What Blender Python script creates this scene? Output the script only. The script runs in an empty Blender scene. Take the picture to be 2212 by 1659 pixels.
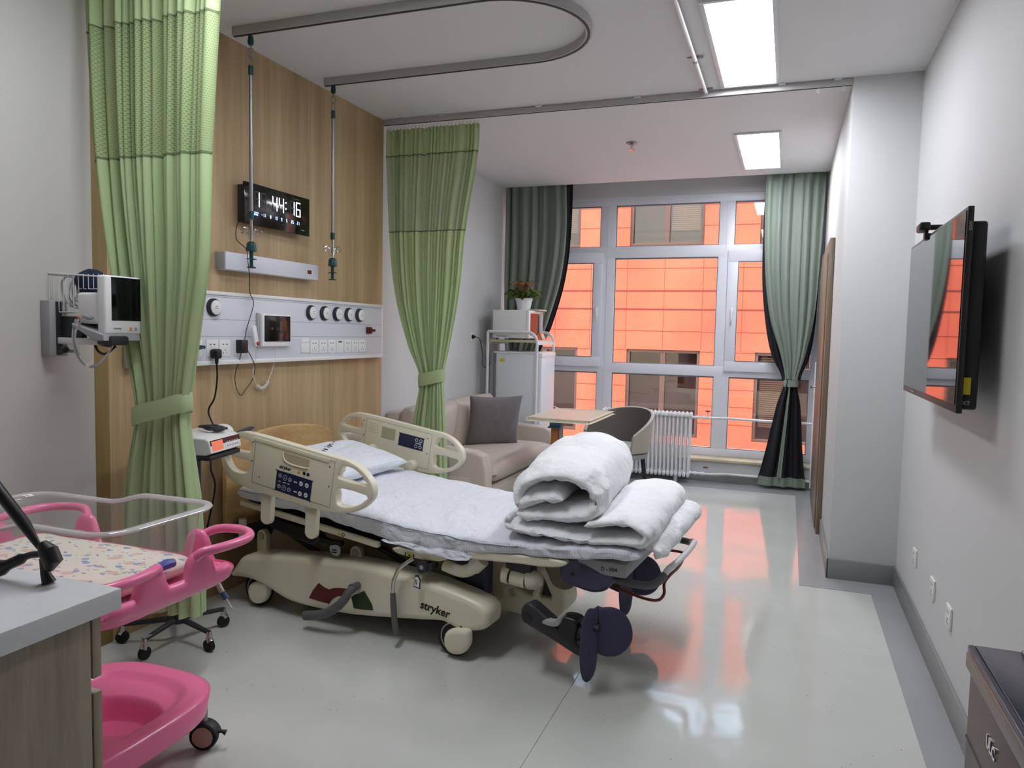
import bpy, bmesh, math, random
from mathutils import Vector, Matrix, noise
PI = math.pi
random.seed(7)
SC = bpy.context.scene
COL = SC.collection

# ------------------------------------------------------------------ camera
CAM_F, YAW, PITCH, ROLL, CAM_Z = 1604.416, 0.354331, 0.069289, 0.0213056, 1.41398
def setup_camera():
    fw = Vector((-math.sin(YAW)*math.cos(PITCH), math.cos(YAW)*math.cos(PITCH), -math.sin(PITCH)))
    r = Vector((math.cos(YAW), math.sin(YAW), 0)); u = r.cross(fw)
    c, s = math.cos(ROLL), math.sin(ROLL)
    r2 = r*c + u*s; u2 = u*c - r*s
    M = Matrix(((r2.x, u2.x, -fw.x, 0), (r2.y, u2.y, -fw.y, 0), (r2.z, u2.z, -fw.z, CAM_Z), (0, 0, 0, 1)))
    cd = bpy.data.cameras.new('camera'); cam = bpy.data.objects.new('camera', cd)
    COL.objects.link(cam); cam.matrix_world = M
    cd.sensor_fit = 'HORIZONTAL'; cd.sensor_width = 36.0; cd.lens = CAM_F/2212*36.0
    cd.clip_start = 0.02; cd.clip_end = 200
    SC.camera = cam
setup_camera()

# ------------------------------------------------------------------ sky, sun, exposure
w = bpy.data.worlds.new('sky'); SC.world = w; w.use_nodes = True
nt = w.node_tree; nt.nodes.clear()
wo = nt.nodes.new('ShaderNodeOutputWorld'); bg = nt.nodes.new('ShaderNodeBackground')
sky = nt.nodes.new('ShaderNodeTexSky'); sky.sky_type = 'NISHITA'; sky.sun_disc = False
sky.sun_elevation = math.radians(42); sky.sun_rotation = math.radians(180); sky.air_density = 1.2; sky.dust_density = 2.0
mixs = nt.nodes.new('ShaderNodeMix'); mixs.data_type = 'RGBA'; mixs.inputs[0].default_value = 0.5
mixs.inputs[7].default_value = (3.2, 3.4, 3.7, 1)
nt.links.new(sky.outputs[0], mixs.inputs[6]); nt.links.new(mixs.outputs[2], bg.inputs[0])
bg.inputs[1].default_value = 0.85
nt.links.new(bg.outputs[0], wo.inputs[0])
sd = bpy.data.lights.new('sun', 'SUN'); sd.energy = 0.35; sd.angle = math.radians(2.0); sd.color = (1.0, 0.9, 0.74)
so = bpy.data.objects.new('sun', sd); COL.objects.link(so)
so.rotation_euler = Vector((0.35, 1.0, -1.05)).to_track_quat('-Z', 'Y').to_euler()
so.location = (0, -3, 12)
LAMP = 25.0                    # strength of the ceiling light panels
SC.view_settings.view_transform = 'Standard'; SC.view_settings.look = 'None'
SC.view_settings.exposure = 0.2; SC.view_settings.gamma = 1.0; SC.view_settings.use_curve_mapping = False

# ------------------------------------------------------------------ materials
def s2l(c):
    return tuple(((x/255)/12.92 if x/255 <= 0.04045 else ((x/255+0.055)/1.055)**2.4) for x in c) + (1,)
def mat(name, col, rough=0.5, metal=0.0, spec=0.5, bump=None, emit=None, trans=0.0, sheen=0.0, coat=0.0, var=None, ior=None):
    """col in sRGB 0..255; bump=(scale,strength,dist); var=(scale, amount)"""
    m = bpy.data.materials.new(name); m.use_nodes = True; t = m.node_tree
    b = t.nodes['Principled BSDF']; c = s2l(col) if max(col) > 1 else tuple(col)+(1,)
    b.inputs['Base Color'].default_value = c; b.inputs['Roughness'].default_value = rough
    b.inputs['Metallic'].default_value = metal; b.inputs['Specular IOR Level'].default_value = spec
    if trans: b.inputs['Transmission Weight'].default_value = trans
    if ior: b.inputs['IOR'].default_value = ior
    if sheen: b.inputs['Sheen Weight'].default_value = sheen
    if coat: b.inputs['Coat Weight'].default_value = coat
    if emit:
        b.inputs['Emission Color'].default_value = s2l(emit[0]); b.inputs['Emission Strength'].default_value = emit[1]
    tc = t.nodes.new('ShaderNodeTexCoord')
    if bump:
        n = t.nodes.new('ShaderNodeTexNoise'); n.inputs['Scale'].default_value = bump[0]; n.inputs['Detail'].default_value = 4
        bp = t.nodes.new('ShaderNodeBump'); bp.inputs['Strength'].default_value = bump[1]; bp.inputs['Distance'].default_value = bump[2]
        t.links.new(tc.outputs['Object'], n.inputs['Vector']); t.links.new(n.outputs['Fac'], bp.inputs['Height'])
        t.links.new(bp.outputs['Normal'], b.inputs['Normal'])
    if var:
        n = t.nodes.new('ShaderNodeTexNoise'); n.inputs['Scale'].default_value = var[0]; n.inputs['Detail'].default_value = 5
        r = t.nodes.new('ShaderNodeValToRGB'); a = var[1]
        r.color_ramp.elements[0].color = tuple(x*(1-a) for x in c[:3])+(1,); r.color_ramp.elements[1].color = tuple(min(1, x*(1+a)) for x in c[:3])+(1,)
        r.color_ramp.elements[0].position = .3; r.color_ramp.elements[1].position = .7
        t.links.new(tc.outputs['Object'], n.inputs['Vector']); t.links.new(n.outputs['Fac'], r.inputs[0]); t.links.new(r.outputs[0], b.inputs['Base Color'])
    return m
def wood(name, c1, c2, c3, stretch=(6, 6, .35), rough=0.45, grain=9.0, coat=0.0):
    m = bpy.data.materials.new(name); m.use_nodes = True; t = m.node_tree; b = t.nodes['Principled BSDF']
    tc = t.nodes.new('ShaderNodeTexCoord'); mp = t.nodes.new('ShaderNodeMapping'); mp.inputs['Scale'].default_value = stretch
    n = t.nodes.new('ShaderNodeTexNoise'); n.inputs['Scale'].default_value = 1.3; n.inputs['Detail'].default_value = 6; n.inputs['Distortion'].default_value = .15
    n2 = t.nodes.new('ShaderNodeTexNoise'); n2.inputs['Scale'].default_value = grain; n2.inputs['Detail'].default_value = 5; n2.inputs['Roughness'].default_value = .7
    mx = t.nodes.new('ShaderNodeMath'); mx.operation = 'MULTIPLY_ADD'; mx.inputs[1].default_value = .45
    mu = t.nodes.new('ShaderNodeMath'); mu.operation = 'MULTIPLY'; mu.inputs[1].default_value = .55
    r = t.nodes.new('ShaderNodeValToRGB'); e = r.color_ramp.elements
    e[0].position = .36; e[0].color = s2l(c1); e[1].position = .64; e[1].color = s2l(c3); k = e.new(.5); k.color = s2l(c2)
    L = t.links.new
    L(tc.outputs['Object'], mp.inputs['Vector']); L(mp.outputs[0], n.inputs['Vector']); L(mp.outputs[0], n2.inputs['Vector'])
    L(n2.outputs['Fac'], mx.inputs[0]); L(n.outputs['Fac'], mu.inputs[0]); L(mu.outputs[0], mx.inputs[2]); L(mx.outputs[0], r.inputs[0]); L(r.outputs[0], b.inputs['Base Color'])
    b.inputs['Roughness'].default_value = rough
    return m

M = {}
M['wall'] = mat('white wall paint', (208, 208, 209), .65, bump=(180, .05, .002))
M['ceiling'] = mat('white ceiling paint', (226, 224, 225), .8)
M['wall_left'] = mat('off white wall paint', (198, 195, 188), .65, bump=(180, .05, .002))
M['wood_wall'] = wood('oak laminate wall', (158, 134, 98), (178, 152, 114), (196, 171, 134), (5, 5, .16), .5, 10)
M['wood_dark'] = wood('darker olive oak', (116, 98, 52), (130, 110, 62), (142, 120, 72), (5, 5, .3), .5)
M['headwood'] = wood('bed oak laminate', (170, 136, 88), (186, 152, 104), (200, 168, 120), (3, 3, 12), .35)
M['greywood'] = wood('grey brown wood', (134, 124, 108), (156, 144, 126), (172, 160, 140), (9, 9, .7), .5, 8)
M['door_wood'] = wood('brown door laminate', (104, 88, 72), (118, 100, 82), (130, 112, 92), (9, 9, .5), .4)
M['white'] = mat('white plastic', (232, 232, 232), .35)
M['white_metal'] = mat('white enamelled metal', (226, 227, 230), .35)
M['panel_white'] = mat('bedhead panel white', (214, 217, 226), .4)
M['frame_white'] = mat('window frame white', (226, 229, 238), .35)
M['grey_line'] = mat('panel joint grey', (150, 150, 156), .6)
M['black'] = mat('black plastic', (18, 18, 20), .4)
M['blackgloss'] = mat('black glossy', (9, 9, 11), .12)
M['rubber'] = mat('black rubber', (22, 22, 23), .75)
M['dark'] = mat('dark charcoal plastic', (44, 44, 50), .5)
M['chrome'] = mat('chrome', (200, 200, 200), .18, 1.0)
M['steel'] = mat('brushed steel', (150, 150, 150), .35, .9)
M['alu'] = mat('aluminium track', (186, 184, 183), .4)
M['cream'] = mat('cream bed plastic', (226, 221, 198), .34, bump=(300, .03, .001))
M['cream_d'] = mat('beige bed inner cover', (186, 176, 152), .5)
M['greyblue'] = mat('grey blue plastic', (70, 70, 96), .45)
M['footpad'] = mat('dark blue grey foot pad', (58, 56, 84), .55, bump=(400, .05, .001))
M['navy'] = mat('navy control panel', (24, 30, 66), .35)
M['grey'] = mat('grey plastic', (92, 92, 95), .5)
M['lgrey'] = mat('light grey plastic', (158, 160, 162), .5)
M['redrod'] = mat('red brown painted rod', (120, 48, 30), .35)
M['sheet'] = None
M['teal'] = mat('dark teal plastic', (10, 62, 66), .35)
M['pink'] = mat('pink moulded plastic', (238, 118, 164), .28, coat=.2)
M['pinkin'] = mat('pink castor disc', (205, 160, 148), .4)
M['sage'] = mat('sage green curtain cloth', (128, 140, 128), .85, sheen=.2, bump=(500, .1, .001))
M['lining'] = mat('black curtain lining', (14, 16, 26), .75)
M['sofa'] = mat('taupe sofa leatherette', (202, 190, 180), .5, bump=(250, .08, .002))
M['cushion'] = mat('grey woven cushion', (112, 106, 108), .85, bump=(350, .3, .003), sheen=.2)
M['tabletop'] = mat('pale wood grain table top', (214, 200, 182), .35, var=(14, .05))
M['orangebrown'] = mat('orange brown column', (178, 108, 62), .4)
M['bluecollar'] = mat('blue plastic collar', (62, 96, 140), .4)
M['chairshell'] = mat('beige grey chair shell', (178, 172, 162), .5)
M['chairin'] = mat('dark taupe chair back', (96, 90, 84), .7)
M['charseat'] = mat('light grey chair seat', (180, 178, 172), .6)
M['darkleg'] = mat('dark chair leg', (28, 30, 38), .4)
M['fridge'] = mat('white fridge enamel', (222, 226, 230), .3)
M['gasket'] = mat('fridge gasket grey', (120, 124, 130), .7)
M['leaf'] = mat('green leaf', (96, 120, 44), .5, var=(30, .3))
M['leaf_red'] = mat('reddish leaf', (150, 92, 54), .5, var=(30, .3))
M['paper'] = mat('white paper label', (236, 236, 232), .7)
M['yellow'] = mat('yellow label', (226, 206, 40), .6)
M['orange'] = mat('orange card', (232, 132, 72), .6)
M['red'] = mat('red plastic', (150, 40, 30), .4)
M['maroon'] = mat('maroon decal', (92, 26, 26), .5)
M['dgreen'] = mat('dark green decal', (34, 56, 26), .5)
M['ink'] = mat('black print', (16, 16, 18), .6)
M['ink_white'] = mat('white print', (226, 228, 236), .5)
M['navycloth'] = mat('navy cuff cloth', (16, 34, 62), .8, bump=(200, .3, .003))
M['cable_grey'] = mat('pale grey cable', (176, 178, 182), .45)
M['counter'] = mat('white quartz worktop', (216, 217, 220), .16, var=(60, .02))
M['stone'] = mat('beige stone sill', (206, 192, 160), .3, var=(12, .1))
M['darkbox'] = mat('dark brown grey casing', (60, 55, 54), .4)
M['darkboxrim'] = mat('taupe grey rim', (112, 106, 98), .4)
M['boxtop'] = mat('blue grey smoked top', (64, 66, 82), .15)
M['lamp'] = mat('lamp diffuser', (250, 252, 255), .5, emit=((246, 249, 255), LAMP))
M['digit'] = mat('lit clock segment', (255, 255, 255), .5, emit=((240, 246, 255), 3.0))
M['digit_blue'] = mat('lit blue clock text', (220, 230, 255), .5, emit=((150, 185, 255), 2.0))
M['digit_off'] = mat('unlit clock segment', (54, 56, 56), .5)
M['screen_orange'] = mat('orange display', (210, 120, 90), .3, emit=((214, 110, 78), .5))
M['tv_screen'] = mat('tv screen glass', (30, 30, 33), .03, spec=.9)
M['tv_frame'] = mat('tv frame dark', (30, 28, 30), .35)
M['brownframe'] = mat('brown window frame outside', (86, 60, 50), .6)
M['pinkledge'] = mat('pinkish pavement', (200, 160, 150), .9, var=(2, .1))
M['blind'] = mat('cream window blind', (214, 200, 168), .8)
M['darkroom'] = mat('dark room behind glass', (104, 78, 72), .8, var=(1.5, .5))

def floor_mat():
    m = bpy.data.materials.new('speckled vinyl floor'); m.use_nodes = True; t = m.node_tree; b = t.nodes['Principled BSDF']; L = t.links.new
    tc = t.nodes.new('ShaderNodeTexCoord')
    n = t.nodes.new('ShaderNodeTexNoise'); n.inputs['Scale'].default_value = 3; n.inputs['Detail'].default_value = 6
    r = t.nodes.new('ShaderNodeValToRGB'); r.color_ramp.elements[0].color = s2l((192, 195, 189)); r.color_ramp.elements[1].color = s2l((209, 211, 205))
    v = t.nodes.new('ShaderNodeTexVoronoi'); v.inputs['Scale'].default_value = 22
    lt = t.nodes.new('ShaderNodeMath'); lt.operation = 'LESS_THAN'; lt.inputs[1].default_value = .06
    n3 = t.nodes.new('ShaderNodeTexNoise'); n3.inputs['Scale'].default_value = 2.2
    g3 = t.nodes.new('ShaderNodeMath'); g3.operation = 'GREATER_THAN'; g3.inputs[1].default_value = .5
    m3 = t.nodes.new('ShaderNodeMath'); m3.operation = 'MULTIPLY'
    mx = t.nodes.new('ShaderNodeMix'); mx.data_type = 'RGBA'; mx.inputs[7].default_value = s2l((132, 134, 130))
    L(tc.outputs['Object'], n.inputs['Vector']); L(tc.outputs['Object'], v.inputs['Vector']); L(tc.outputs['Object'], n3.inputs['Vector'])
    L(n.outputs['Fac'], r.inputs[0]); L(v.outputs['Distance'], lt.inputs[0]); L(n3.outputs['Fac'], g3.inputs[0]); L(lt.outputs[0], m3.inputs[0]); L(g3.outputs[0], m3.inputs[1])
    L(m3.outputs[0], mx.inputs[0]); L(r.outputs[0], mx.inputs[6]); L(mx.outputs[2], b.inputs['Base Color'])
    b.inputs['Roughness'].default_value = .085; b.inputs['Specular IOR Level'].default_value = .75
    nb = t.nodes.new('ShaderNodeTexNoise'); nb.inputs['Scale'].default_value = 5.5; nb.inputs['Detail'].default_value = 3
    mp = t.nodes.new('ShaderNodeMapping'); mp.inputs['Scale'].default_value = (1.4, .9, 1); L(tc.outputs['Object'], mp.inputs[0]); L(mp.outputs[0], nb.inputs['Vector'])
    nc = t.nodes.new('ShaderNodeTexNoise'); nc.inputs['Scale'].default_value = 120; L(tc.outputs['Object'], nc.inputs['Vector'])
    ad = t.nodes.new('ShaderNodeMath'); ad.operation = 'MULTIPLY_ADD'; ad.inputs[1].default_value = .02; L(nc.outputs['Fac'], ad.inputs[0]); L(nb.outputs['Fac'], ad.inputs[2])
    bp = t.nodes.new('ShaderNodeBump'); bp.inputs['Strength'].default_value = .42; bp.inputs['Distance'].default_value = .004
    L(ad.outputs[0], bp.inputs['Height']); L(bp.outputs[0], b.inputs['Normal'])
    return m
M['floor'] = floor_mat()
M['border'] = mat('grey vinyl border', (158, 160, 162), .2, var=(4, .04))
M['coving'] = mat('grey vinyl skirting', (136, 138, 137), .3, var=(5, .04))

def curtain_mat(name, col, weave=None, trl=.35):
    m = bpy.data.materials.new(name); m.use_nodes = True; t = m.node_tree; L = t.links.new; out = t.nodes['Material Output']
    b = t.nodes['Principled BSDF']; b.inputs['Base Color'].default_value = s2l(col); b.inputs['Roughness'].default_value = .8; b.inputs['Sheen Weight'].default_value = .15
    tr = t.nodes.new('ShaderNodeBsdfTranslucent'); tr.inputs[0].default_value = s2l(col)
    mx = t.nodes.new('ShaderNodeMixShader'); mx.inputs[0].default_value = trl
    L(b.outputs[0], mx.inputs[1]); L(tr.outputs[0], mx.inputs[2]); last = mx
    if weave:
        uv = t.nodes.new('ShaderNodeUVMap'); wv = t.nodes.new('ShaderNodeTexBrick'); wv.offset = .5
        wv.inputs['Scale'].default_value = 1.0; wv.inputs['Brick Width'].default_value = .012; wv.inputs['Row Height'].default_value = .009; wv.inputs['Mortar Size'].default_value = .0024
        wv.inputs['Color1'].default_value = (0, 0, 0, 1); wv.inputs['Color2'].default_value = (0, 0, 0, 1); wv.inputs['Mortar'].default_value = (1, 1, 1, 1)
        L(uv.outputs[0], wv.inputs['Vector'])
        tp = t.nodes.new('ShaderNodeBsdfTransparent'); m2 = t.nodes.new('ShaderNodeMixShader')
        ad = t.nodes.new('ShaderNodeMath'); ad.operation = 'MULTIPLY_ADD'; ad.inputs[1].default_value = 1-weave; ad.inputs[2].default_value = weave
        L(wv.outputs['Color'], ad.inputs[0]); L(ad.outputs[0], m2.inputs[0]); L(tp.outputs[0], m2.inputs[1]); L(mx.outputs[0], m2.inputs[2]); last = m2
    L(last.outputs[0], out.inputs[0])
    return m
M['green'] = curtain_mat('green curtain cloth', (186, 206, 156), trl=.25)
M['green_mesh'] = curtain_mat('green open weave', (166, 184, 134), weave=.6, trl=.25)
M['seam'] = mat('curtain seam dark green', (96, 112, 74), .8)
def sheet_mat():
    m = mat('white striped cotton', (226, 230, 238), .8, sheen=.15); t = m.node_tree; b = t.nodes['Principled BSDF']; L = t.links.new
    tc = t.nodes.new('ShaderNodeTexCoord'); wv = t.nodes.new('ShaderNodeTexWave'); wv.inputs['Scale'].default_value = 26; wv.bands_direction = 'X'; wv.inputs['Distortion'].default_value = .4
    r = t.nodes.new('ShaderNodeValToRGB'); r.color_ramp.elements[0].color = s2l((219, 223, 232)); r.color_ramp.elements[1].color = s2l((228, 232, 240)); r.color_ramp.elements[0].position = .1; r.color_ramp.elements[1].position = .5
    n = t.nodes.new('ShaderNodeTexNoise'); n.inputs['Scale'].default_value = 9; n.inputs['Detail'].default_value = 7; n.inputs['Distortion'].default_value = .9
    mp = t.nodes.new('ShaderNodeMapping'); mp.inputs['Scale'].default_value = (1, .45, 1)
    bp = t.nodes.new('ShaderNodeBump'); bp.inputs['Strength'].default_value = .8; bp.inputs['Distance'].default_value = .05
    L(tc.outputs['Object'], wv.inputs[0]); L(wv.outputs['Color'], r.inputs[0]); L(r.outputs[0], b.inputs['Base Color']); L(tc.outputs['Object'], mp.inputs[0]); L(mp.outputs[0], n.inputs['Vector']); L(n.outputs['Fac'], bp.inputs['Height']); L(bp.outputs[0], b.inputs['Normal'])
    return m
M['sheet'] = sheet_mat()
M['duvet'] = mat('white duvet cotton', (238, 241, 243), .75, sheen=.15, bump=(9, .8, .045))
def glass_mat(name, tint=(1, 1, 1), base=.04, rough=.0, alpha=1.0):
    m = bpy.data.materials.new(name); m.use_nodes = True; t = m.node_tree; t.nodes.remove(t.nodes['Principled BSDF']); out = t.nodes['Material Output']; L = t.links.new
    tp = t.nodes.new('ShaderNodeBsdfTransparent'); tp.inputs[0].default_value = tuple(tint)+(1,)
    gl = t.nodes.new('ShaderNodeBsdfGlossy'); gl.inputs['Roughness'].default_value = rough
    lw = t.nodes.new('ShaderNodeLayerWeight'); lw.inputs[0].default_value = .5
    pw_ = t.nodes.new('ShaderNodeMath'); pw_.operation = 'POWER'; pw_.inputs[1].default_value = 4.0; L(lw.outputs['Facing'], pw_.inputs[0])
    fr = t.nodes.new('ShaderNodeMath'); fr.operation = 'MULTIPLY_ADD'; fr.inputs[1].default_value = .8; fr.inputs[2].default_value = base; L(pw_.outputs[0], fr.inputs[0])
    mx = t.nodes.new('ShaderNodeMixShader'); L(fr.outputs[0], mx.inputs[0]); L(tp.outputs[0], mx.inputs[1]); L(gl.outputs[0], mx.inputs[2])
    last = mx
    if alpha < 1:
        df = t.nodes.new('ShaderNodeBsdfDiffuse'); df.inputs[0].default_value = (.8, .8, .8, 1)
        m2 = t.nodes.new('ShaderNodeMixShader'); m2.inputs[0].default_value = 1-alpha; L(mx.outputs[0], m2.inputs[1]); L(df.outputs[0], m2.inputs[2]); last = m2
    L(last.outputs[0], out.inputs[0]); return m
M['glass'] = glass_mat('window glass', (.97, .98, .97))
M['acrylic'] = glass_mat('clear acrylic', (.95, .95, .94), base=.07, alpha=.9)
M['acrylic_rim'] = glass_mat('frosted acrylic rim', (.9, .9, .88), base=.12, alpha=.62)
M['outglass'] = glass_mat('dark house glass', (.62, .56, .54))
def facade_mat():
    m = mat('orange terracotta panels', (236, 122, 84), .7); t = m.node_tree; b = t.nodes['Principled BSDF']; L = t.links.new
    tc = t.nodes.new('ShaderNodeTexCoord'); n = t.nodes.new('ShaderNodeTexNoise'); n.inputs['Scale'].default_value = .6; n.inputs['Detail'].default_value = 2
    r = t.nodes.new('ShaderNodeValToRGB'); r.color_ramp.elements[0].color = s2l((196, 82, 58)); r.color_ramp.elements[1].color = s2l((210, 100, 68)); r.color_ramp.elements[0].position = .35; r.color_ramp.elements[1].position = .65
    L(tc.outputs['Object'], n.inputs[0]); L(n.outputs['Fac'], r.inputs[0]); L(r.outputs[0], b.inputs['Base Color']); return m
M['facade'] = facade_mat()
M['groove'] = mat('dark facade groove', (120, 48, 36), .8)
def babycloth():
    m = mat('printed baby mattress cloth', (232, 222, 206), .8); t = m.node_tree; b = t.nodes['Principled BSDF']; L = t.links.new
    tc = t.nodes.new('ShaderNodeTexCoord'); prev = None; base = s2l((232, 224, 210))
    src = None
    nz = t.nodes.new('ShaderNodeTexNoise'); nz.inputs['Scale'].default_value = 30
    vm = t.nodes.new('ShaderNodeVectorMath'); vm.operation = 'MULTIPLY_ADD'; vm.inputs[1].default_value = (.03, .03, .03)
    L(tc.outputs['Object'], nz.inputs['Vector']); L(nz.outputs['Color'], vm.inputs[0]); L(tc.outputs['Object'], vm.inputs[2])
    for sc, thr, c, off in ((13, .26, (222, 190, 172), 0), (17, .22, (150, 166, 204), 3.1), (24, .2, (176, 190, 180), 7.7), (30, .2, (132, 144, 188), 12.3)):
        mp = t.nodes.new('ShaderNodeMapping'); mp.inputs['Location'].default_value = (off, off*.7, 0); mp.inputs['Scale'].default_value = (1, 1.6, 0)
        v = t.nodes.new('ShaderNodeTexVoronoi'); v.inputs['Scale'].default_value = sc; lt = t.nodes.new('ShaderNodeMath'); lt.operation = 'LESS_THAN'; lt.inputs[1].default_value = thr
        L(vm.outputs[0], mp.inputs[0]); L(mp.outputs[0], v.inputs['Vector']); L(v.outputs['Distance'], lt.inputs[0])
        mx = t.nodes.new('ShaderNodeMix'); mx.data_type = 'RGBA'; mx.inputs[6].default_value = base; mx.inputs[7].default_value = s2l(c)
        if src: L(src, mx.inputs[6])
        L(lt.outputs[0], mx.inputs[0]); src = mx.outputs[2]
    L(src, b.inputs['Base Color']); return m
M['baby'] = babycloth()

# ------------------------------------------------------------------ mesh helpers
class MB:
    def __init__(s): s.b = bmesh.new()
    def box(s, x0, x1, y0, y1, z0, z1, bev=0, seg=2, M4=None):
        b = s.b; vs = [b.verts.new((x, y, z)) for x in (x0, x1) for y in (y0, y1) for z in (z0, z1)]
        fs = [b.faces.new([vs[i] for i in f]) for f in ((0, 1, 3, 2), (4, 6, 7, 5), (0, 4, 5, 1), (2, 3, 7, 6), (0, 2, 6, 4), (1, 5, 7, 3))]
        nv = vs
        if bev:
            es = list({e for f in fs for e in f.edges})
            r = bmesh.ops.bevel(b, geom=es, offset=bev, segments=seg, profile=.5, affect='EDGES')
            nv = list({v for f in r['faces'] for v in f.verts} | {v for v in vs if v.is_valid})
        if M4 is not None: bmesh.ops.transform(b, matrix=M4, verts=nv)
        return s
    def tube(s, pts, r, n=10, closed=False, cap=True):
        b = s.b; P = [Vector(p) for p in pts]; m = len(P); rr = r if isinstance(r, (list, tuple)) else [r]*m
        rings = []; up = None
        for i, p in enumerate(P):
            if closed: t = (P[(i+1) % m]-P[i-1])
            else: t = P[min(i+1, m-1)]-P[max(i-1, 0)]
            if t.length < 1e-9: t = Vector((0, 0, 1))
            t.normalize()
            if up is None:
                up = Vector((0, 0, 1)) if abs(t.z) < .9 else Vector((1, 0, 0))
            up = (up-t*up.dot(t))
            if up.length < 1e-6: up = t.orthogonal()
            up.normalize(); q = t.cross(up)
            rings.append([b.verts.new(p+(up*math.cos(a)+q*math.sin(a))*rr[i]) for a in [2*PI*k/n for k in range(n)]])
        for i in range(m if closed else m-1):
            A = rings[i]; B = rings[(i+1) % m]
            for k in range(n): b.faces.new((A[k], A[(k+1) % n], B[(k+1) % n], B[k]))
        if cap and not closed:
            b.faces.new(rings[0][::-1]); b.faces.new(rings[-1])
        return s
    def cyl(s, p0, p1, r, r1=None, n=20): return s.tube([p0, p1], [r, r if r1 is None else r1], n)
    def lathe(s, prof, n=32, c=(0, 0, 0), M4=None, cap=True):
        """prof list of (r,z), about z through c"""
        b = s.b; rings = []
        for r, z in prof:
            ring = [b.verts.new((c[0]+r*math.cos(2*PI*k/n), c[1]+r*math.sin(2*PI*k/n), c[2]+z)) for k in range(n)]; rings.append(ring)
        for A, B in zip(rings, rings[1:]):
            for k in range(n): b.faces.new((A[k], A[(k+1) % n], B[(k+1) % n], B[k]))
        if cap:
            if prof[0][0] > 1e-5: b.faces.new(rings[0][::-1])
            if prof[-1][0] > 1e-5: b.faces.new(rings[-1])
        if M4 is not None: bmesh.ops.transform(b, matrix=M4, verts=[v for r in rings for v in r])
        return s
    def grid(s, fn, nu, nv, uvf=None, closed_u=False):
        b = s.b; uvl = b.loops.layers.uv.verify() if uvf else None
        V = [[b.verts.new(fn(i/(nu-(0 if closed_u else 1)), j/(nv-1))) for j in range(nv)] for i in range(nu)]
        for i in range(nu if closed_u else nu-1):
            for j in range(nv-1):
                i2 = (i+1) % nu
                f = b.faces.new((V[i][j], V[i2][j], V[i2][j+1], V[i][j+1]))
                if uvf:
                    for lp, (a, c) in zip(f.loops, ((i, j), (i+1, j), (i+1, j+1), (i, j+1))): lp[uvl].uv = uvf(a/(nu-1), c/(nv-1))
        s.V = V
        return s
    def mesh(s, me, M4=None):
        n0 = len(s.b.verts); s.b.from_mesh(me); s.b.verts.ensure_lookup_table()
        if M4 is not None: bmesh.ops.transform(s.b, matrix=M4, verts=s.b.verts[n0:])
        return s
    def ellipsoid(s, c, r, n=20, m=12, M4=None):
        n0 = len(s.b.verts)
        q = bmesh.ops.create_uvsphere(s.b, u_segments=n, v_segments=m, radius=1)
        X = Matrix.Translation(c) @ Matrix.Diagonal((r[0], r[1], r[2], 1))
        if M4 is not None: X = M4 @ X
        bmesh.ops.transform(s.b, matrix=X, verts=q['verts']); return s
def curve_mesh(polys, thick, bev=0.0, res=2):
    """closed 2D outlines (first outer, rest holes) filled and extruded, centred on z=0"""
    cu = bpy.data.curves.new('c', 'CURVE'); cu.dimensions = '2D'; cu.fill_mode = 'BOTH'
    cu.extrude = max(thick/2-bev, 1e-4); cu.bevel_depth = bev; cu.bevel_resolution = res; cu.offset = -bev
    for pl in polys:
        sp = cu.splines.new('POLY'); sp.points.add(len(pl)-1); sp.use_cyclic_u = True
        for p, q in zip(sp.points, pl): p.co = (q[0], q[1], 0, 1)
    o = bpy.data.objects.new('c', cu); me = bpy.data.meshes.new_from_object(o); bpy.data.objects.remove(o); bpy.data.curves.remove(cu)
    return me
def plate_holes(polys, thick, bev, seg=3):
    b = bmesh.new(); loops = []; es = []
    for pl in polys:
        vs = [b.verts.new((p[0], p[1], thick/2)) for p in pl]; loops.append(vs)
        for a, c in zip(vs, vs[1:]+vs[:1]): es.append(b.edges.new((a, c)))
    r = bmesh.ops.triangle_fill(b, use_beauty=True, use_dissolve=False, edges=es, normal=(0, 0, 1))
    tri = [f for f in r['geom'] if isinstance(f, bmesh.types.BMFace)]
    mp = {}
    for vs in loops:
        for v in vs: mp[v] = b.verts.new((v.co.x, v.co.y, -thick/2))
    for f in tri: b.faces.new([mp[v] for v in reversed(f.verts)])
    for vs in loops:
        for a, c in zip(vs, vs[1:]+vs[:1]): b.faces.new((a, c, mp[c], mp[a]))
    bmesh.ops.recalc_face_normals(b, faces=b.faces)
    ed = [e for e in b.edges if len(e.link_faces) == 2 and abs(abs(e.link_faces[0].normal.z)-abs(e.link_faces[1].normal.z)) > .5]
    bmesh.ops.bevel(b, geom=ed, offset=bev, segments=seg, profile=.5, affect='EDGES', clamp_overlap=True)
    me = bpy.data.meshes.new('p'); b.to_mesh(me); b.free(); return me
def text_mesh(txt, size, extrude=.0006, bold=0.0, shear=0.0, spacing=1.0, align='LEFT'):
    cu = bpy.data.curves.new('t', 'FONT'); cu.body = txt; cu.size = size; cu.extrude = extrude; cu.offset = bold; cu.shear = shear; cu.space_character = spacing
    cu.align_x = align; cu.resolution_u = 3
    o = bpy.data.objects.new('t', cu); me = bpy.data.meshes.new_from_object(o); bpy.data.objects.remove(o); bpy.data.curves.remove(cu)
    return me
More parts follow.
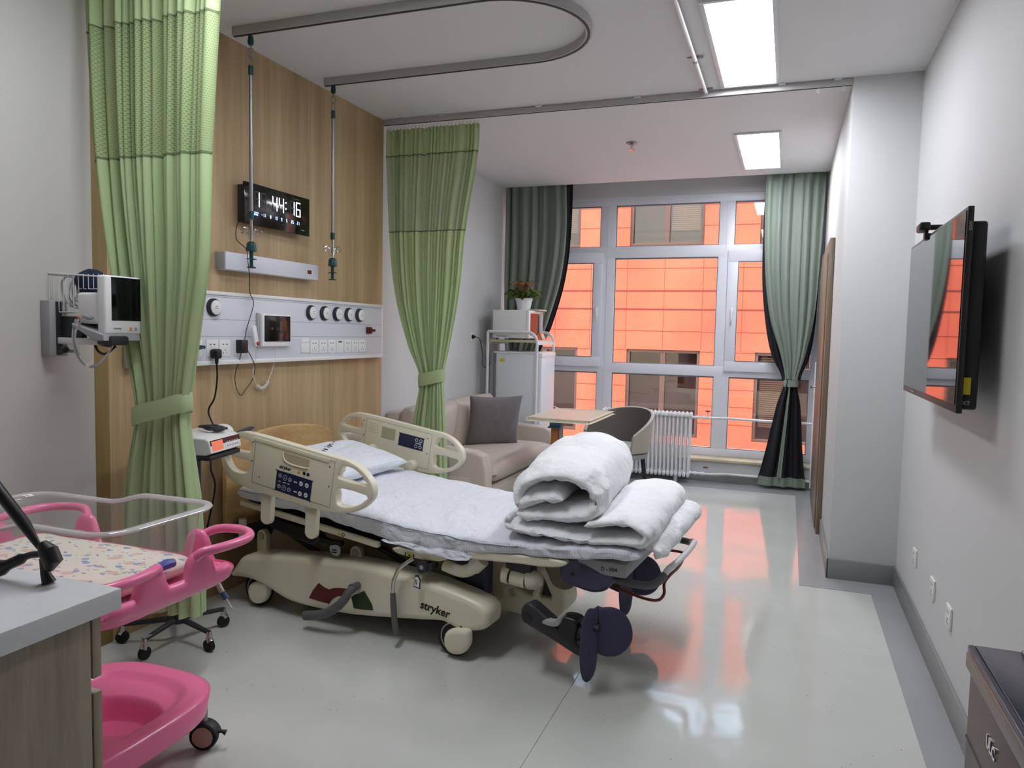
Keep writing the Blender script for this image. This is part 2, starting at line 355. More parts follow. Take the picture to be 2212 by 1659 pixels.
def smooth2(pts, k=4, closed=True):
    out = []; n = len(pts)
    for i in range(n if closed else n-1):
        g = (lambda j: Vector(pts[j % n])) if closed else (lambda j: Vector(pts[min(max(j, 0), n-1)]))
        p0, p1, p2, p3 = g(i-1), g(i), g(i+1), g(i+2)
        for s_ in range(k):
            t = s_/k
            out.append(tuple(.5*((2*p1)+(-p0+p2)*t+(2*p0-5*p1+4*p2-p3)*t*t+(-p0+3*p1-3*p2+p3)*t**3)))
    if not closed: out.append(tuple(pts[-1]))
    return out
def basis(o, X, Y, Z=None):
    X = Vector(X).normalized(); Y = Vector(Y); Z = X.cross(Y).normalized() if Z is None else Vector(Z); Y = Z.cross(X) if Z is None else Y.normalized()
    return Matrix(((X.x, Y.x, Z.x, o[0]), (X.y, Y.y, Z.y, o[1]), (X.z, Y.z, Z.z, o[2]), (0, 0, 0, 1)))
def on_x(x, y, z): return basis((x, y, z), (0, 1, 0), (0, 0, 1))          # plane facing +X
def on_my(x, y, z): return basis((x, y, z), (1, 0, 0), (0, 0, 1))         # plane facing -Y
def on_mx(x, y, z): return basis((x, y, z), (0, -1, 0), (0, 0, 1))        # plane facing -X
def on_z(x, y, z, a=0): return Matrix.Translation((x, y, z)) @ Matrix.Rotation(a, 4, 'Z')

ROOTINV = {}
def thing(name, label, cat, loc=(0, 0, 0), rz=0, group=None):
    o = bpy.data.objects.new(name, None); COL.objects.link(o); o.empty_display_size = .1
    o.location = loc; o.rotation_euler = (0, 0, rz); o['label'] = label; o['category'] = cat
    if group: o['group'] = group
    ROOTINV[o.name] = (Matrix.Translation(loc) @ Matrix.Rotation(rz, 4, 'Z')).inverted()
    return o
def finish(mb, name, m, sharp=35, smooth=True, recalc=True):
    b = mb.b
    if recalc: bmesh.ops.recalc_face_normals(b, faces=b.faces)
    me = bpy.data.meshes.new(name); b.to_mesh(me); b.free()
    for mm in (m if isinstance(m, (list, tuple)) else [m]): me.materials.append(mm)
    if smooth:
        me.shade_smooth(); me.set_sharp_from_angle(angle=math.radians(sharp))
    return me
def part(name, mb, m, root, local=False, sharp=35, label=None, recalc=True):
    """mesh child of root (an Empty) or of another part; coordinates are world unless local"""
    top = root
    while top.parent: top = top.parent
    if not local: bmesh.ops.transform(mb.b, matrix=ROOTINV[top.name], verts=mb.b.verts)
    o = bpy.data.objects.new(name, finish(mb, name, m, sharp, recalc=recalc)); COL.objects.link(o); o.parent = root
    if label: o['label'] = label
    ROOTINV[o.name] = ROOTINV[top.name]
    return o
def single(name, mb, m, label, cat, group=None, sharp=35, recalc=True):
    b = mb.b; xs = [v.co.x for v in b.verts]; ys = [v.co.y for v in b.verts]; zs = [v.co.z for v in b.verts]
    c = Vector(((min(xs)+max(xs))/2, (min(ys)+max(ys))/2, min(zs)))
    bmesh.ops.translate(b, vec=-c, verts=b.verts)
    o = bpy.data.objects.new(name, finish(mb, name, m, sharp, recalc=recalc)); COL.objects.link(o); o.location = c
    o['label'] = label; o['category'] = cat
    if group: o['group'] = group
    ROOTINV[o.name] = Matrix.Translation(c).inverted()
    return o
def struct(name, mb, m, parent=None, sharp=35):
    o = bpy.data.objects.new(name, finish(mb, name, m, sharp)); COL.objects.link(o)
    if parent: o.parent = parent
    else: o['kind'] = 'structure'
    return o
def dup(root, loc, rz=None, label=None):
    r = root.copy(); COL.objects.link(r); r.location = loc
    if rz is not None: r.rotation_euler = (0, 0, rz)
    if label: r['label'] = label
    for ch in list(root.children):
        c = ch.copy(); COL.objects.link(c); c.parent = r
        for g in list(ch.children):
            d = g.copy(); COL.objects.link(d); d.parent = c
    return r
def nz(x, y, z=0, s=1.0): return noise.noise(Vector((x*s, y*s, z*s)))

# ================================================================== THE ROOM
H = 2.9; XW = -2.77; XL = -2.83; XB = -2.70; XP = .2805; XR = .638; YP = 4.714; YS = 7.26; YG = 7.61; YB = -1.6
# floor
struct('floor', MB().box(XL-.2, XR+.2, YB-.2, YG+.3, -.12, 0), M['floor'])
b = MB()
b.box(.493, XR, YB, 4.5, .0005, .002); b.box(.12, XR, 4.5, YP, .0005, .002)
b.box(.12, XP, YP, 7.1, .0005, .002); b.box(XL, XP, 7.1, 7.408, .0005, .002)
struct('trim_1', b, M['border'])
struct('trim_2', MB().box(-.7585, -.7565, YB, 7.1, .0003, .0012), mat('floor seam', (150, 152, 148), .5))
# ceiling with the open pocket for the window curtains
b = MB(); b.box(XL-.2, XR+.2, YB-.2, YS, H, H+.12); b.box(XL-.2, XR+.2, YS-.02, YG+.3, H+.32, H+.42); b.box(XL-.2, XR+.2, YS-.02, YS, H+.1, H+.33)
struct('ceiling', b, M['ceiling'])
struct('wall_left', MB().box(XL-.2, XL, 2.28, YG+.25, -.1, H+.4), M['wall'])
struct('wall_left_near', MB().box(XL-.2, XB, YB-.2, 2.288, -.1, H+.1), M['wall_left'])
struct('wall_right', MB().box(XR, XR+.2, YB-.2, YP+.1, -.1, H+.1), M['wall'])
struct('wall_right_pier', MB().box(XP, XR+.2, YP, YG+.25, -.1, H+.4, .008), M['wall'])
struct('wall_back', MB().box(XL-.2, XR+.2, YB-.2, YB, -.1, H+.1), M['wall'])
b = MB(); b.box(XL-.2, XP+.1, YG-.02, YG+.25, 2.815, H+.4); b.box(XL-.2, XP+.1, YG-.19, YG+.25, -.12, .2)
struct('wall_window', b, M['wall'])
struct('trim_3', MB().box(XL, XP, YG-.215, YG+.02, .2, .226, .005), M['stone'])
b = MB(); b.box(XR-.012, XR, YB, YP, 0, .12, .004); struct('baseboard_right', b, M['coving'])
struct('baseboard_pier', MB().box(XP-.012, XR, YP-.012, YP, 0, .12, .004), M['coving'])
struct('baseboard_pier_side', MB().box(XP-.012, XP, YP-.012, 5.74, 0, .12, .004), M['coving'])
struct('baseboard_window', MB().box(XL, XP, YG-.202, YG-.19, 0, .09, .004), M['coving'])
struct('baseboard_left', MB().box(XL, XL+.012, 4.75, YG-.2, 0, .12, .004), M['coving'])
# timber clad bed-head wall
b = MB(); b.box(XL, XW, 2.29, 4.74, 0, H)
struct('wall_wood', b, M['wood_wall'])
struct('wall_wood_strip', MB().box(XW, XW+.004, 2.29, 2.416, 0, H), M['wood_dark'])  # narrow strip coloured darker and more olive than the rest of the wall
# door in the right pier
d = MB(); d.box(XP-.035, XP, 5.74, 7.12, -.0, 2.13, .004); do = struct('door_1', d, M['door_wood'])
d = MB(); d.box(XP-.043, XP-.034, 5.86, 7.0, .02, 2.03, .003)
struct('door_leaf', d, M['door_wood'], do)
struct('door_lever', MB().tube([(XP-.04, 6.93, 1.0), (XP-.075, 6.93, 1.0), (XP-.08, 6.85, 1.0), (XP-.08, 6.8, 1.0)], .009), M['steel'], do)

# ---- window wall: frames, sashes, panes
def rectframe(b, x0, x1, z0, z1, w, y0, y1, bev=.004):
    b.box(x0, x1, y0, y1, z1-w, z1, bev); b.box(x0, x1, y0, y1, z0, z0+w, bev)
    b.box(x0, x0+w, y0, y1, z0+w, z1-w, bev); b.box(x1-w, x1, y0, y1, z0+w, z1-w, bev)
fr = MB(); y0, y1 = YG, YG+.07
fr.box(XL, XP, y0, y1, 2.735, 2.82, .004); fr.box(XL, XP, y0, y1, .226, .3, .004)
for z0_, z1_ in ((2.2, 2.316), (1.02, 1.124)): fr.box(XL, XP, y0, y1, z0_, z1_, .004)
for a, c in ((XL, -2.76), (-1.872, -1.712), (-.682, -.537), (.2, XP)): fr.box(a, c, y0+.001, y1-.001, .227, 2.82, .004)
for a in (-1.79, -.61): fr.box(a-.003, a+.003, y0-.004, y0, .24, 2.8)
win = struct('window_1', fr, M['frame_white'])
def pane(x0, x1, z0, z1, y=YG+.04): struct('pane', MB().box(x0-.01, x1+.01, y, y+.006, z0-.01, z1+.01), M['glass'], win)
cols = [(-2.76, -1.872), (-1.712, -.682), (-.537, .2)]
for c in cols: pane(*c, 2.316, 2.735)
for c in cols: pane(*c, .3, 1.018)
pane(-1.712, -.682, 1.124, 2.2)
for k, (x0, x1, gx0, gx1) in enumerate(((-2.80, -1.838, -2.72, -1.932), (-.585, .165, -.482, .085))):
    sm = MB(); z0_, z1_ = 1.078, 2.256; ya, yb = YG-.028, YG+.03
    sm.box(x0, x1, ya, yb, z0_, 1.182, .004); sm.box(x0, x1, ya, yb, 2.145, z1_, .004); sm.box(x0, gx0, ya, yb, 1.182, 2.145, .004); sm.box(gx1, x1, ya, yb, 1.182, 2.145, .004)
    sash = struct('sash', sm, M['frame_white'], win)
    gb = MB()
    gb.box(gx0-.006, gx1+.006, ya-.002, ya+.012, 1.176, 1.184); gb.box(gx0-.006, gx1+.006, ya-.002, ya+.012, 2.143, 2.151)
    gb.box(gx0-.006, gx0+.002, ya-.002, ya+.012, 1.176, 2.15); gb.box(gx1-.002, gx1+.006, ya-.002, ya+.012, 1.176, 2.15)
    struct('gasket', gb, M['gasket'], sash)
    pane(gx0, gx1, 1.182, 2.145, YG+.005)
    hx = gx1+.05 if k == 0 else gx0-.05
    hb = MB(); hb.box(hx-.014, hx+.014, ya-.012, ya, 1.60, 1.70, .004); hb.box(hx-.009, hx+.009, ya-.04, ya-.012, 1.665, 1.69, .004); hb.box(hx-.009, hx+.009, ya-.045, ya-.03, 1.555, 1.69, .005)
    struct('handle', hb, M['white'], sash)
gk = MB()
for (x0, x1), rows in ((cols[0], ((2.316, 2.735), (.3, 1.018))), (cols[1], ((2.316, 2.735), (.3, 1.018), (1.124, 2.2))), (cols[2], ((2.316, 2.735), (.3, 1.018)))):
    for z0_, z1_ in rows:
        gk.box(x0, x1, YG+.012, YG+.04, z1_-.012, z1_); gk.box(x0, x1, YG+.012, YG+.04, z0_, z0_+.006); gk.box(x0, x0+.007, YG+.012, YG+.04, z0_, z1_); gk.box(x1-.007, x1, YG+.012, YG+.04, z0_, z1_)
struct('gaskets', gk, M['gasket'], win)

# ---- the orange building across the street
FY = 15.0
bld = thing('building', 'orange panelled building seen through the window across the street', 'building', (-1, FY, -.75))
zs = [-.75, 5.6]
b = MB()
wins = []
for k in range(-2, 3):
    xa = -3.08+2.49*k
    for z0_, z1_ in ((-.6, 1.13), (3.2, 5.0)): wins.append((xa, xa+1.46, z0_, z1_))
# facade tiles: wall cut around windows
xe = sorted({-8.2, 4.4} | {x for w_ in wins for x in w_[:2] if -8.2 < x < 4.4}); ze = [-.75, -.6, 1.13, 3.2, 5.0, 5.8]
for i in range(len(xe)-1):
    for j in range(len(ze)-1):
        cx, cz = (xe[i]+xe[i+1])/2, (ze[j]+ze[j+1])/2
        if any(w_[0] < cx < w_[1] and w_[2] < cz < w_[3] for w_ in wins): continue
        b.box(xe[i], xe[i+1], FY, FY+.35, ze[j], ze[j+1])
part('wall', b, M['facade'], bld)
b = MB()
def gseg(z, h=.012):
    xs_ = [-8.2]
    for w_ in sorted(w_ for w_ in wins if w_[2] < z < w_[3]): xs_ += [w_[0], w_[1]]
    xs_.append(4.4)
    for i in range(0, len(xs_)-1, 2):
        if xs_[i+1] > xs_[i]: b.box(xs_[i], xs_[i+1], FY-.004, FY+.01, z-h/2, z+h/2)
for z in (-.298, .053, .385, .75, 1.11, 1.503, 2.751, 3.16, 3.57, 3.97, 4.4): gseg(z)
for z in (1.935, 2.302): gseg(z, .035)
for x in [-.86-.75*k for k in range(-6, 10)]:
    b.box(x-.004, x+.004, FY-.003, FY+.01, 1.14, 3.19)
part('joint_lines', b, M['groove'], bld)
for (xa, xb, z0_, z1_) in wins:
    f = MB(); rectframe(f, xa, xb, z0_, z1_, .06, FY+.04, FY+.12); f.box((xa+xb)/2-.05, (xa+xb)/2+.05, FY+.05, FY+.12, z0_, z1_)
    f.box(xa, xb, FY+.06, FY+.1, z1_-.42, z1_-.36)
    wf = part('window_frame', f, M['brownframe'], bld)
    part('pane', MB().box(xa, xb, FY+.1, FY+.106, z0_, z1_), M['outglass'], wf)
    part('room_behind', MB().box(xa, xb, FY+.28, FY+.3, z0_, z1_), M['darkroom'], wf)
    bl = MB(); n = 0
    bx0, bx1 = (xa+.1, (xa+xb)/2-.08) if random.random() < .5 else ((xa+xb)/2+.08, xb-.1)
    z = z1_-.1
    while z > z0_+.3: bl.box(bx0, bx1, FY+.15, FY+.17, z-.028, z); z -= .04
    if len(bl.b.verts) and (xa > -1 or (z0_ > 3 and random.random() < .5)): part('blind', bl, M['blind'], wf)
b = MB(); b.box(-14, 10, YG+.4, 30, -.95, -.75); struct('floor_outside', b, M['pinkledge'])

# ================================================================== CEILING: lamps, tracks, pipe, sprinkler
def ceiling_lamp(cx, cy, label):
    t = thing('ceiling_light', label, 'light', (cx, cy, H), 0, 'rectangular ceiling light panels')
    f = MB(); rectframe2(f, -.165, .165, -.605, .605, .022, -.014, 0)
    part('frame', f, M['white_metal'], t, local=True)
    part('diffuser', MB().box(-.144, .144, -.584, .584, -.008, -.004), M['lamp'], t, local=True)
    return t
def rectframe2(b, x0, x1, y0, y1, w, z0, z1):
    b.box(x0, x1, y1-w, y1, z0, z1, .002); b.box(x0, x1, y0, y0+w, z0, z1, .002); b.box(x0, x0+w, y0+w, y1-w, z0, z1, .002); b.box(x1-w, x1, y0+w, y1-w, z0, z1, .002)
l1 = ceiling_lamp(-.275, 4.07, 'long white ceiling light panel nearest the camera, cut by the top edge of the photo')
dup(l1, (-.275, 6.35, H), 0, 'smaller looking white ceiling light panel nearer the window, behind the curtain track')
dup(l1, (-1.62, 2.02, H), 0, 'white ceiling light panel added out of view to brighten the left side')  # added unseen lamp, fills the left half of the room with light

# oval infusion track
tr = MB(); path = []
R_ = (3.864-3.089)/2; cy = (3.864+3.089)/2; xe_ = -1.34
pp = [(-2.66, 3.085), (-2.0, 3.085)]+[(xe_+R_*math.sin(a), cy-R_*math.cos(a)) for a in [PI*k/24 for k in range(25)]]+[(-2.0, 3.864), (-2.66, 3.864)]
def rail_profile(mb, pts, w, z0, z1):
    P = [Vector((x, y)) for x, y in pts]; L_ = []
    for i, p in enumerate(P):
        t = (P[min(i+1, len(P)-1)]-P[max(i-1, 0)]).normalized(); n_ = Vector((-t.y, t.x))
        L_.append([mb.b.verts.new((*(p+n_*s_*w/2), z)) for s_, z in ((-1, z0), (1, z0), (1, z1), (-1, z1))])
    for A, B in zip(L_, L_[1:]):
        for k in range(4): mb.b.faces.new((A[k], A[(k+1) % 4], B[(k+1) % 4], B[k]))
    mb.b.faces.new(L_[0][::-1]); mb.b.faces.new(L_[-1])
rail_profile(tr, pp, .03, H-.042, H)
trk = thing('infusion_track', 'grey U-shaped metal infusion track on the ceiling above the bed', 'ceiling track', (-1.8, 3.47, H))
part('rail', tr, M['alu'], trk)
tr = MB(); rail_profile(tr, pp, .012, H-.045, H-.04); part('slot', tr, M['dark'], trk)
# straight curtain track across the room
t3 = thing('curtain_track', 'straight pale metal curtain track crossing the ceiling to the pier', 'ceiling track', (-1.2, 4.73, H))
part('rail', MB().box(-2.76, .276, 4.715, 4.745, H-.04, H-.008, .002), M['alu'], t3)
b = MB(); b.box(-2.76, .276, 4.727, 4.733, H-.043, H-.039); part('slot', b, M['dark'], t3)
for x in (-2.3, -1.6, -.95, -.1, .2):
    part('clip', MB().box(x-.02, x+.02, 4.7, 4.76, H-.012, H-.0, .002), M['white_metal'], t3)
b = MB()
for x in (.1, .235): b.tube([(x+.008*math.cos(a), 4.73, H-.055+.012*math.sin(a)) for a in [2*PI*k/12 for k in range(12)]], .0022, 6, closed=True)
part('loose_gliders', b, M['white'], t3)
# second curtain track near the camera (carries the near green curtain)
t4 = thing('curtain_track', 'short pale metal curtain track above the near green curtain', 'ceiling track', (-2.2, 2.26, H))
part('rail', MB().box(-2.69, -1.6, 2.246, 2.274, H-.04, H-.008, .002), M['alu'], t4)
# white pipe under the ceiling
pt = thing('ceiling_pipe', 'thin white pipe clipped under the ceiling left of the light panels', 'pipe', (-.53, 3.5, H))
part('tube', MB().cyl((-.53, YB+.01, H-.022), (-.53, 4.70, H-.022), .011, n=12), M['white'], pt)
for y in (1.2, 2.2, 3.27, 4.14, 4.68):
    b = MB(); b.box(-.542, -.518, y-.008, y+.008, H-.036, H, .002); b.box(-.572, -.542, y-.006, y+.006, H-.006, H); b.box(-.518, -.49, y-.01, y+.01, H-.012, H, .002)
    part('pipe_clip', b, M['lgrey'], pt)
sp = thing('sprinkler', 'small metal fire sprinkler head on the white ceiling', 'sprinkler', (-1.203, 5.812, H))
part('escutcheon', MB().lathe([(.045, 0), (.045, -.004), (.03, -.014), (.012, -.016)], 24, (-1.203, 5.812, H)), M['steel'], sp)
part('head', MB().lathe([(.012, -.014), (.012, -.034), (.006, -.036), (.006, -.05), (.024, -.052), (.024, -.056), (.003, -.057)], 20, (-1.203, 5.812, H)), M['chrome'], sp)

# hanging infusion poles
def iv_pole(x, y, zt, zb, hookz, label):
    t = thing('infusion_pole', label, 'infusion pole', (x, y, H-.045), 0, 'infusion poles hanging from the ceiling track')
    part('glider', MB().lathe([(.012, 0), (.016, -.03), (.01, -.045), (.0, -.045)], 14, (x, y, H-.045)), M['teal'], t)
    part('glider_link', MB().tube([(x, y, H-.085), (x, y, H-.115)], .0022, 6), M['steel'], t)
    b = MB()
    for k, zc in enumerate((H-.125, H-.165)):
        pts = [(x+(.016*math.cos(a) if k == 0 else .004*math.cos(a)), y+(.003 if k == 0 else .014)*math.cos(a), zc+.024*math.sin(a)) for a in [2*PI*i/14 for i in range(14)]]
        b.tube(pts, .0022, 6, closed=True)
    part('chain_link', b, M['steel'], t)
    part('top_cap', MB().cyl((x, y, H-.19), (x, y, H-.235), .0125), M['teal'], t)
    part('pole', MB().cyl((x, y, H-.2), (x, y, hookz+.06), .0095), M['steel'], t)
    part('inner_rod', MB().cyl((x, y, hookz+.1), (x, y, hookz-.06), .007), M['chrome'], t)
    part('lock_ring', MB().cyl((x, y, hookz+.1), (x, y, hookz+.06), .0135), M['teal'], t)
    b = MB()
    for s1, s2 in ((0, 1), (0, -1), (.75, .6), (-.75, -.6)):
        d = Vector((s1, s2, 0)).normalized()
        pts = [Vector((x, y, hookz-.045))+d*a+Vector((0, 0, h_)) for a, h_ in ((.006, 0), (.014, .03), (.02, .055), (.032, .064), (.046, .056), (.05, .042), (.043, .034), (.037, .042))]
        b.tube(smooth2([tuple(p) for p in pts], 3, False), .0024, 6)
    part('hooks', b, M['chrome'], t)
    part('cup', MB().lathe([(.012, 0), (.022, -.008), (.026, -.04), (.026, -.05), (.01, -.052)], 20, (x, y, hookz-.05)), M['teal'], t)
    part('grip', MB().lathe([(.01, 0), (.01, -.035), (.026, -.037), (.026, -.04), (.009, -.042), (.009, -.075), (.022, -.078), (.022, -.083), (.0, -.085)], 20, (x, y, hookz-.1)), M['teal'], t)
iv_pole(-2.57, 3.1, 0, 0, 1.895, 'steel infusion pole hanging in front of the digital clock')
iv_pole(-2.606, 3.87, 0, 0, 1.89, 'steel infusion pole hanging to the right of the digital clock')

# ================================================================== CURTAINS
def interp(tab, z):
    """tab rows (z, a, b, ...) descending in z"""
    if z >= tab[0][0]: return tab[0][1:]
    for r0, r1 in zip(tab, tab[1:]):
        if z >= r1[0]:
            k = (r0[0]-z)/(r0[0]-r1[0]); k = k*k*(3-2*k) if len(r0) > 99 else k
            return tuple(a+(b_-a)*k for a, b_ in zip(r0[1:], r1[1:]))
    return tab[-1][1:]
def hermite(tab, z):
    """smooth interpolation through rows"""
    n = len(tab); Z_ = [r[0] for r in tab]
    if z >= Z_[0]: return tab[0][1:]
    if z <= Z_[-1]: return tab[-1][1:]
    for i in range(n-1):
        if z >= Z_[i+1]:
            h = Z_[i+1]-Z_[i]; t = (z-Z_[i])/h; out = []
            for c in range(1, len(tab[0])):
                d = lambda j: (tab[j+1][c]-tab[j-1][c])/(Z_[j+1]-Z_[j-1]) if 0 < j < n-1 else 0
                y0_, y1_ = tab[i][c], tab[i+1][c]
                out.append((2*t**3-3*t*t+1)*y0_+(t**3-2*t*t+t)*h*d(i)+(-2*t**3+3*t*t)*y1_+(t**3-t*t)*h*d(i+1))
            return tuple(out)
def fold_surface(mb, tab, y0, z0, z1, folds, seed, nu=260, nv=24, warp=.5, cloth_w=2.6, xfun=None, edge=0.):
    """tab rows: z, xL, xR, amp"""
    def fn(s, t):
        z = z0+(z1-z0)*t
        xl, xr, am = hermite(tab, z)
        ss = s+warp*.04*math.sin(s*2*PI*2.3+seed)+warp*.025*math.sin(s*2*PI*5.1+seed*2)
        ss = min(max(ss, 0), 1)
        ph = folds*2*PI*ss+seed+.5*math.sin(z*2.1+seed+s*7)
        sharp_ = math.sin(ph)+.3*math.sin(2*ph+1.1)+.55*math.sin(ph*.31+z*.8+seed*3)
        a2 = am*(.75+.5*nz(s*9, seed, z*.5))
        y = y0+a2*sharp_*(min(1, s*12)*min(1, (1-s)*12))**.5+.01*nz(s*4, z*1.5, seed)
        x = xl+(xr-xl)*s+.35*am*math.cos(ph)*(min(1, s*20)*min(1, (1-s)*20))
        if xfun: x, y = xfun(x, y, z, s)
        return (x, y, z)
    mb.grid(fn, nu, nv, uvf=lambda a, c: (a*cloth_w, z0+(z1-z0)*c))
    return fn
def cloth(name, mb, m, root, label=None, thick=.0016):
    return part(name, mb, m, root, sharp=180, label=label, recalc=False)

def green_curtain(name, label, tab, y0, bands, tie, folds, seed, hook_x, group='green privacy curtains'):
    root = thing(name, label, 'curtain', ((tab[0][1]+tab[0][2])/2, y0, H-.045), 0, group)
    (zt, zh, zm, zb) = bands
    for nm, a, c, mt, nv in (('header_band', zt, zh, 'green', 8), ('mesh_band', zh, zm, 'green_mesh', 26), ('curtain_cloth', zm, zb, 'green', 90)):
        mb = MB(); fold_surface(mb, tab, y0, a, c, folds, seed, nu=460, nv=nv); cloth(nm, mb, M[mt], root)
    for zz in (zh, zm):
        m2 = MB(); fold_surface(m2, tab, y0-.003, zz+.004, zz-.004, folds, seed, nu=460, nv=2); cloth('seam', m2, M['seam'], root)
    # hooks
    b = MB(); xl, xr = tab[0][1], tab[0][2]; k = hook_x
    for i in range(k):
        x = xl+.01+(xr-xl-.02)*i/(k-1)
        b.tube([(x, y0, zt-.03), (x-.004, y0-.006, zt), (x+.003, y0-.003, zt+.02), (x+.004, y0, H-.044)], .0018, 5)
    part('hooks', b, M['chrome'], root)
    # tie band: a slanted loop round the bunch
    zl, zr, hw = tie
    zc = (zl+zr)/2; xl, xr, am = hermite(tab, zc); cx, w_ = (xl+xr)/2, (xr-xl)/2+.008; dp = am*1.6+.012
    def tfn(s, t):
        a = 2*PI*s; ca, sa = math.cos(a), math.sin(a)
        ex = abs(ca)**.8*(1 if ca > 0 else -1); ey = abs(sa)**.8*(1 if sa > 0 else -1)
        x = cx+w_*ex; k = (ex+1)/2
        bul = 1+.03*math.sin(t*PI)
        return (cx+w_*ex*bul, y0+dp*ey*bul, (zl+(zr-zl)*k)+(t-.5)*hw+.006*nz(s*9, seed))
    mb = MB(); mb.grid(tfn, 64, 7, uvf=lambda a, c: (a, c), closed_u=False); cloth('tie_band', mb, M['green'], root)
    return root
def bm_to_mesh(mb):
    me = bpy.data.meshes.new('tmp'); mb.b.to_mesh(me); mb.b.free(); return me
tab1 = [(2.85, -2.70, -2.0, .028), (2.63, -2.697, -2.012, .03), (2.08, -2.65, -2.048, .036), (1.67, -2.585, -2.066, .038), (1.40, -2.52, -2.12, .036), (1.12, -2.455, -2.178, .03), (1.03, -2.452, -2.185, .03), (.85, -2.49, -2.16, .036), (.69, -2.51, -2.14, .04), (.26, -2.53, -2.125, .042)]
tab1 = [(z, a+.012, c, am) for z, a, c, am in tab1]
green_curtain('privacy_curtain', 'tall green privacy curtain tied back in front of the wood wall, left side', tab1, 2.262, (2.85, 2.57, 2.06, .27), (1.045, 1.115, .075), 19, 1.3, 22)
tab2 = [(2.835, -2.765, -2.04, .016), (2.65, -2.765, -2.046, .018), (2.11, -2.735, -2.13, .022), (1.66, -2.68, -2.175, .024), (1.30, -2.57, -2.24, .024), (1.09, -2.472, -2.288, .028), (1.0, -2.478, -2.284, .028), (.7, -2.53, -2.262, .036), (.3, -2.55, -2.25, .04)]
green_curtain('privacy_curtain', 'green privacy curtain tied back at the far end of the wood wall by the sofa', tab2, 4.77, (2.835, 2.65, 2.115, .27), (1.055, 1.10, .09), 21, 4.1, 26)

# window curtains: sage cloth lined with black
rc = thing('window_curtain', 'sage green window curtain with black lining, gathered right of the window', 'curtain', (0, 7.3, H), 0, 'lined window curtains')
tabr = [(2.96, -.258, .255, .03), (2.1, -.235, .235, .036), (1.6, -.17, .21, .036), (1.25, -.06, .15, .03), (1.02, -.012, .095, .022)]
mb = MB(); fold_surface(mb, tabr, 7.30, 2.96, 1.02, 6, 2.2, nu=200, nv=60); cloth('sage_cloth', mb, M['sage'], rc)
tabl = [(2.96, -.262, .25, .02), (2.3, -.262, .24, .02), (1.9, -.25, .235, .02), (1.5, -.2, .222, .02), (1.25, -.14, .19, .02), (1.02, -.04, .12, .02)]
mb = MB(); fold_surface(mb, tabl, 7.352, 2.96, 1.02, 4, 1.2, nu=140, nv=60); cloth('black_lining', mb, M['lining'], rc)
tabb = [(1.04, -.015, .085, .02), (.8, -.075, .13, .022), (.45, -.14, .16, .026), (.2, -.19, .185, .028), (.035, -.225, .205, .028)]
mb = MB(); fold_surface(mb, tabb, 7.30, 1.04, .12, 3.2, .7, nu=140, nv=40); cloth('lower_lining', mb, M['lining'], rc)
mb = MB(); fold_surface(mb, tabb, 7.30, .12, .035, 3.2, .7, nu=140, nv=6); cloth('hem_band', mb, M['sage'], rc)
tabs = [(z, a+(c-a)*.40, a+(c-a)*.50, 0.0) for z, a, c, am in tabb]
mb = MB(); fold_surface(mb, tabs, 7.262, 1.04, .12, 1, .7, nu=12, nv=40); cloth('sage_stripe', mb, M['sage'], rc)
b = MB()
b.grid(lambda s, t: (.04+.062*math.cos(2*PI*s)*(1+.05*math.sin(t*PI)), 7.305+.045*math.sin(2*PI*s), 1.0+(t-.5)*.062), 40, 6, uvf=lambda a, c: (a, c)); cloth('tie_band', b, M['sage'], rc)
lc = thing('window_curtain', 'sage green window curtain with black edge, gathered left of the window behind the plant', 'curtain', (-2.5, 7.3, H), 0, 'lined window curtains')
tabq = [(2.96, -2.81, -2.16, .032), (2.4, -2.81, -2.15, .035), (1.95, -2.81, -2.2, .036), (1.5, -2.8, -2.33, .034), (1.05, -2.78, -2.5, .03), (.5, -2.8, -2.45, .036), (.05, -2.81, -2.42, .036)]
mb = MB(); fold_surface(mb, tabq, 7.30, 2.96, .05, 6, 5.2, nu=200, nv=90); cloth('sage_cloth', mb, M['sage'], lc)
tabe = [(2.96, -2.3, -2.107, .012), (2.4, -2.3, -2.115, .012), (1.95, -2.33, -2.165, .012), (1.5, -2.45, -2.29, .012), (1.05, -2.6, -2.46, .012), (.05, -2.55, -2.38, .012)]
mb = MB(); fold_surface(mb, tabe, 7.35, 2.96, .05, 2, 2.2, nu=60, nv=70); cloth('black_lining', mb, M['lining'], lc)

